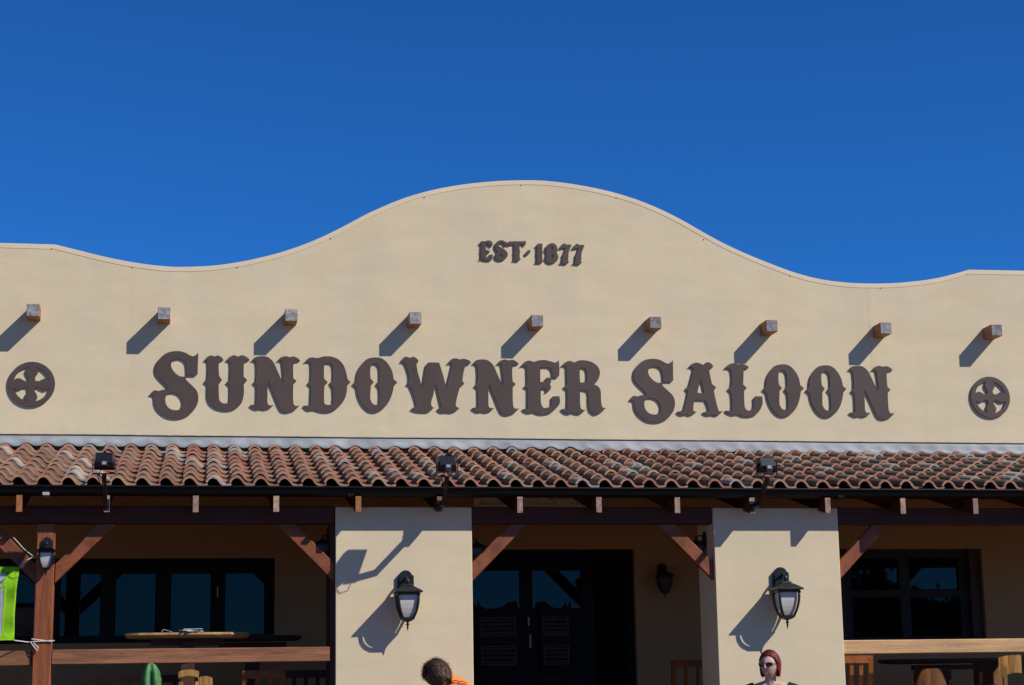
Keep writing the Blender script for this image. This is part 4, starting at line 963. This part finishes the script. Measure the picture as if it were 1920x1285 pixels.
# hair: fringe swept aside, chin length at the back
bm = bmesh.new(); rows = []
NV, NU = 18, 48
for j in range(NV + 1):
    ring = []
    for k in range(NU):
        a = 2 * math.pi * k / NU                     # 0 = face side (-Y)
        back = (1 - math.cos(a)) / 2
        low = math.radians(-18) if back > .30 else None
        # lower limit of the hair by direction
        lim = .074 - .045 * min(1, max(0, (back - .08) / .26)) - .125 * min(1, max(0, (back - .34) / .12))
        lim += .012 * math.sin(a) if back < .3 else .010 * noise.noise(Vector((a * 3, 1, 2)))
        t_ = j / NV; z = .126 - (.126 - lim) * t_ ** 1.15
        zz = max(-1, min(1, z / .126))
        rad = math.sqrt(max(0, 1 - zz * zz)) if z > 0 else 1 - .10 * (z / .1) ** 2 * (1 if back < .6 else 1.3)
        n_ = 1 + .035 * noise.noise(Vector((math.sin(a) * 7, math.cos(a) * 7, z * 9))) + .02 * noise.noise(Vector((math.sin(a) * 26, math.cos(a) * 26, z * 5)))
        x, y = .087 * math.sin(a) * rad * n_, -.107 * math.cos(a) * rad * n_ + .006
        if z < 0 and back > .6: y *= 1 - .25 * (-z / .1)
        ring.append(bm.verts.new(Th @ Vector((x, y, z))))
    rows.append(ring)
for A_2, B_2 in zip(rows, rows[1:]):
    for k in range(NU): bm.faces.new((A_2[k], A_2[(k + 1) % NU], B_2[(k + 1) % NU], B_2[k]))
bmesh.ops.solidify(bm, geom=list(bm.faces), thickness=.008)
part('hair', bm, hair_mat('dyed_red_hair', (.070, .008, .010), (.42, .026, .028)), wo_, True)
random.seed(31); bm = bmesh.new()
for k in range(900):
    a = random.uniform(.18, .82) * 2 * math.pi; back = (1 - math.cos(a)) / 2; z0 = random.uniform(-.05, .12); L_ = random.uniform(.03, .07); pts = []
    for q in range(5):
        z = z0 - L_ * q / 4; zz = max(-1, min(1, z / .126)); rad = math.sqrt(max(0, 1 - zz * zz)) if z > 0 else 1 - .10 * (z / .1) ** 2
        aa = a + .05 * math.sin(k + q); f_ = 1.0 + .012 + .03 * random.random() * (q / 4) ** 2
        x, y = .087 * math.sin(aa) * rad * f_, -.107 * math.cos(aa) * rad * f_ + .006
        if z < 0 and back > .6: y *= 1 - .25 * (-z / .1)
        pts.append(Vector((x, y, z)))
    if back < .42 and pts[-1].z < .03: continue
    sd = Vector((math.cos(a), math.sin(a), 0)) * .0014
    for p0, p1 in zip(pts, pts[1:]): bm.faces.new([bm.verts.new(Th @ v) for v in (p0 - sd, p0 + sd, p1 + sd, p1 - sd)])
part('loose_strands', bm, bpy.data.materials['dyed_red_hair'], [c for c in wo_.children if c.name.startswith('hair')][0], kind='stuff')
lens = mat('dark_sunglass_lens', (.006, .006, .010), .12, .1, 5, spec=.6)
bm = bmesh.new()
for s_ in (-1, 1):
    ov = []
    for k in range(20):
        a = 2 * math.pi * k / 20; cx2, cz2 = s_ * .034, .006
        x = cx2 + .027 * math.copysign(abs(math.cos(a)) ** .7, math.cos(a)); z = cz2 + .0165 * math.copysign(abs(math.sin(a)) ** .75, math.sin(a)); ov.append((x, -.100 + 5.5 * x * x, z))
    f1 = [bm.verts.new(Th @ Vector(q)) for q in ov]; f2 = [bm.verts.new(Th @ (Vector(q) + Vector((0, .004, 0)))) for q in ov]
    bm.faces.new(f1); bm.faces.new(f2[::-1])
    for k in range(20): bm.faces.new((f1[k], f2[k], f2[(k + 1) % 20], f1[(k + 1) % 20]))
    tube(bm, [Th @ Vector((s_ * .062, -.080, .014)), Th @ Vector((s_ * .078, -.045, .014)), Th @ Vector((s_ * .080, .01, .010))], .0025, 6)
tube(bm, [Th @ Vector((-.008, -.104, .012)), Th @ Vector((0, -.108, .013)), Th @ Vector((.008, -.104, .012))], .0025, 6)
part('sunglasses', bm, lens, wo_)
bm = tube(bmesh.new(), [Th @ Vector((-.020, -.098, -.064)), Th @ Vector((0, -.104, -.067)), Th @ Vector((.022, -.097, -.062))], [.002, .0045, .002], 8); part('lips', bm, mat('lips', (.42, .14, .13), .45, .1, 20), wo_, True)
bm = tube(bmesh.new(), [bq(-.055, .0, sh + .055), bq(-.035, -.075, sh - .0), bq(0, -.105, sh - .07), bq(.035, -.075, sh - .0), bq(.055, .0, sh + .055)], .0022, 6); part('necklace', bm, mat('thin_gold_chain', (.45, .28, .1), .3, .1, 9, metal=.6), wo_, True)

# -- person bending forward in orange shirt
hp = P(820, 1265, 15.0)
mn = thing('person', 'person in orange shirt with dark print bending down before the left pillar', 'person', (P(872, 1285, 15.05).x, 15.05, .13))
ml = Vector(mn.location)
hc = Vector((hp.x, 15.0, hp.z)) - ml
# torso axis: from hips (right, away from the view) to shoulders (left, nearer)
chest = P(851, 1266.5, 15.05) - ml + Vector((0, .03, -.128)); neck = hc * .45 + chest * .55 + Vector((0, 0, .03)); hips = Vector((chest.x + .10, chest.y + .26, .93)); waist = (chest * .5 + hips * .5) + Vector((0, .01, .05))
Tm = Matrix.Translation(hc) @ Matrix.Rotation(math.radians(-140), 4, 'Z') @ Matrix.Rotation(math.radians(46), 4, 'X')
bm = bmesh.new(); head_verts(bm, Tm)
limb(bm, [hc + Vector((.02, .01, -.03)), neck, chest], [.055, .058, .075])
limb(bm, [chest + Vector((.0, 0, -.03)), waist + Vector((0, 0, -.03)), hips], [.110, .12, .14])
ax_ = Vector((.90, .42, 0)).normalized()
for s_ in (-1, 1):
    shd = chest + ax_ * s_ * .150 + Vector((-.005, 0, -.045 if s_ > 0 else -.08)); elb = shd + Vector((-.06, -.10, -.26)); wr_ = elb + Vector((-.06, -.10, -.22))
    limb(bm, [shd, (shd + elb) / 2, elb, (elb + wr_) / 2, wr_], [.058, .050, .042, .040, .028]); hand(bm, wr_, (-.3, 0, -1), s_)
    kn = Vector((hips.x - .06, hips.y + s_ * .10 * ax_.y * -1, .49)); an = Vector((hips.x + .02, kn.y, .08)); hq = hips + Vector((0, kn.y - hips.y, -.05))
    limb(bm, [hq, (hq + kn) / 2, kn, (kn + an) / 2, an], [.105, .085, .060, .058, .042]); limb(bm, [an + Vector((0, 0, -.03)), an + Vector((-.10, 0, -.042)), an + Vector((-.17, 0, -.05))], [.045, .042, .03])
remeshed('body', bm, skin2, mn, .009, 4)
# shirt as its own garment over back, shoulders and upper arms
bm = bmesh.new()
limb(bm, [chest, chest * .7 + waist * .3, waist + Vector((0, 0, -.01)), hips + Vector((0, -.02, .02))], [.130, .145, .148, .158])
limb(bm, [neck * .95 + chest * .05 + Vector((.012, .01, -.004)), neck * .5 + chest * .5, chest], [.070, .086, .120])
for s_ in (-1, 1):
    shd = chest + ax_ * s_ * .150 + Vector((-.005, 0, -.045 if s_ > 0 else -.08)); elb = shd + Vector((-.06, -.10, -.26)); limb(bm, [chest + ax_ * s_ * .08 + Vector((0, 0, -.01)), shd, shd * .4 + elb * .6], [.105, .080, .068])
org = mat('orange_cotton', (.80, .22, .045), .8, .10, 9, bump=.25, bscale=14)
shirt = remeshed('shirt', bm, org, mn, .011, 8)
bm = bmesh.new()
for s_ in (-1, 1):
    kn = Vector((hips.x - .06, hips.y + s_ * .10 * ax_.y * -1, .49)); an = Vector((hips.x + .02, kn.y, .08)); hq = hips + Vector((0, kn.y - hips.y, -.05)); limb(bm, [hips, hq, (hq + kn) / 2, kn, (kn * .4 + an * .6)], [.155, .120, .100, .078, .072])
remeshed('trousers', bm, mat('khaki_cotton', (.16, .13, .09), .85, .15, 12), mn, .012, 5)
# tousled hair
bm = bmesh.new(); rows = []; NV, NU = 16, 48
for j in range(NV + 1):
    ring = []
    for k in range(NU):
        a = 2 * math.pi * k / NU; back = (1 - math.cos(a)) / 2
        lim = .045 + (-.124 - .045) * min(1, max(0, (back - .05) / .15)) + .012 * noise.noise(Vector((a * 5, 3, 1))); t_ = j / NV; z = .128 - (.128 - lim) * t_ ** 1.1
        rad = math.sqrt(max(0, 1 - (z / .128) ** 2)) if z > 0 else 1 - .5 * (z / .128) ** 2
        n_ = 1 + .06 * noise.noise(Vector((math.sin(a) * 6, math.cos(a) * 6, z * 20))) + .04 * noise.noise(Vector((math.sin(a) * 24, math.cos(a) * 24, z * 16)))
        ring.append(bm.verts.new(Tm @ Vector((.089 * math.sin(a) * rad * n_, -.110 * math.cos(a) * rad * n_ + .004, z * (1 + (n_ - 1) * .5)))))
    rows.append(ring)
for A_2, B_2 in zip(rows, rows[1:]):
    for k in range(NU): bm.faces.new((A_2[k], A_2[(k + 1) % NU], B_2[(k + 1) % NU], B_2[k]))
bmesh.ops.solidify(bm, geom=list(bm.faces), thickness=.008)
hairm = hair_mat('tousled_brown_hair', (.060, .030, .019), (.26, .145, .09))
ho = part('hair', bm, hairm, mn, True)
random.seed(12); bm = bmesh.new()
for k in range(1500):
    a = random.uniform(0, 2 * math.pi); back = (1 - math.cos(a)) / 2; z = random.uniform(-.08 if back > .4 else .05, .125); rad = math.sqrt(max(0, 1 - (z / .128) ** 2)) if z > 0 else 1 - .5 * (z / .128) ** 2
    b_ = Vector((.089 * math.sin(a) * rad, -.110 * math.cos(a) * rad + .004, z)); nn_ = b_.normalized(); g_ = Vector((.25, .5, -1)); g_ = (g_ - nn_ * g_.dot(nn_)).normalized(); d = (g_ + nn_ * random.uniform(.1, .55) + Vector((random.uniform(-.6, .6), random.uniform(-.6, .6), random.uniform(-.3, .3)))).normalized()
    L_ = random.uniform(.025, .05); s_ = d.cross(nn_).normalized() * .0024
    q = [Tm @ (b_ - d * .004 + s_), Tm @ (b_ - d * .004 - s_), Tm @ (b_ + d * L_)]; bm.faces.new([bm.verts.new(v) for v in q])
part('loose_strands', bm, hairm, ho, kind='stuff')
# dark print on the back of the shirt, laid on its surface
bpy.context.view_layer.update()
from mathutils.bvhtree import BVHTree
bv = BVHTree.FromPolygons([v.co.copy() for v in shirt.data.vertices], [list(p_.vertices) for p_ in shirt.data.polygons])
bm = bmesh.new()
for pts in ([(845, 1284), (850, 1277), (853, 1276.5), (858, 1277)], [(847.5, 1281), (856, 1281)], [(857, 1283), (860, 1277.5), (868, 1278), (876, 1281.5)], [(858, 1280.5), (866, 1281.5), (874, 1283.5)], [(857, 1283), (866, 1284), (876, 1286)]):
    line = []
    for a, b in zip(pts, pts[1:]):
        for k in range(7):
            x, y = a[0] + (b[0] - a[0]) * k / 6, a[1] + (b[1] - a[1]) * k / 6
            o_ = EYE - ml; d_ = (P(x, y, 15.) - EYE).normalized(); h_ = bv.ray_cast(o_, d_)
            if h_[0] is not None: line.append(h_[0] + h_[1] * .001)
    if len(line) > 2: tube(bm, line, .0035, 5)
if len(bm.verts): part('shirt_print', bm, mat('dark_shirt_print', (.05, .015, .012), .8, .1, 9), mn)

# ------------------------------------------------------------------ trees over the road, mirrored in the right window
def tree(label, x, y, h, r, seed):
    random.seed(seed); t = thing('street_tree', label, 'tree', (x, y, 0), 'trees across the road')
    bm = bmesh.new(); tube(bm, [(0, 0, 0), (.1, .05, h * .25), (.0, .1, h * .5), (.1, 0, h * .8)], [.22, .17, .12, .04], 8)
    for k in range(7):
        a = k * 2.4; z = h * (.3 + .07 * k); tube(bm, [(0, 0, z), (math.cos(a) * r * .4, math.sin(a) * r * .4, z + h * .12), (math.cos(a) * r * .8, math.sin(a) * r * .8, z + h * .2)], [.08, .05, .02], 6)
    part('trunk', bm, mat('grey_bark', (.10, .08, .06), .9, .3, 5), t)
    bm = bmesh.new()
    cl = [Vector((random.gauss(0, .45) * r, random.gauss(0, .45) * r, h * random.uniform(.22, .93))) for _ in range(34)]
    for c_ in cl:
        q = r * random.uniform(.22, .38)
        for _ in range(210):
            p_ = c_ + Vector((random.gauss(0, .5), random.gauss(0, .5), random.gauss(0, .42))) * q; d = Vector((random.uniform(-1, 1), random.uniform(-1, 1), random.uniform(-1, 1))).normalized(); s_ = d.orthogonal().normalized() * .11
            bm.faces.new([bm.verts.new(p_ - d * .19), bm.verts.new(p_ + s_), bm.verts.new(p_ + d * .19), bm.verts.new(p_ - s_)])
    part('crown', bm, mat('eucalypt_leaf', (.06, .09, .035), .6, .3, 2), t)
tree('tall leafy tree across the road mirrored in the right window', 26.6, -38, 10.0, 3.0, 1)
tree('bushy tree across the road mirrored low in the right window', 29.9, -38.5, 6.5, 1.9, 2)
tree('low wide tree across the road mirrored at the right window edge', 33.6, -39, 5.7, 2.6, 3)
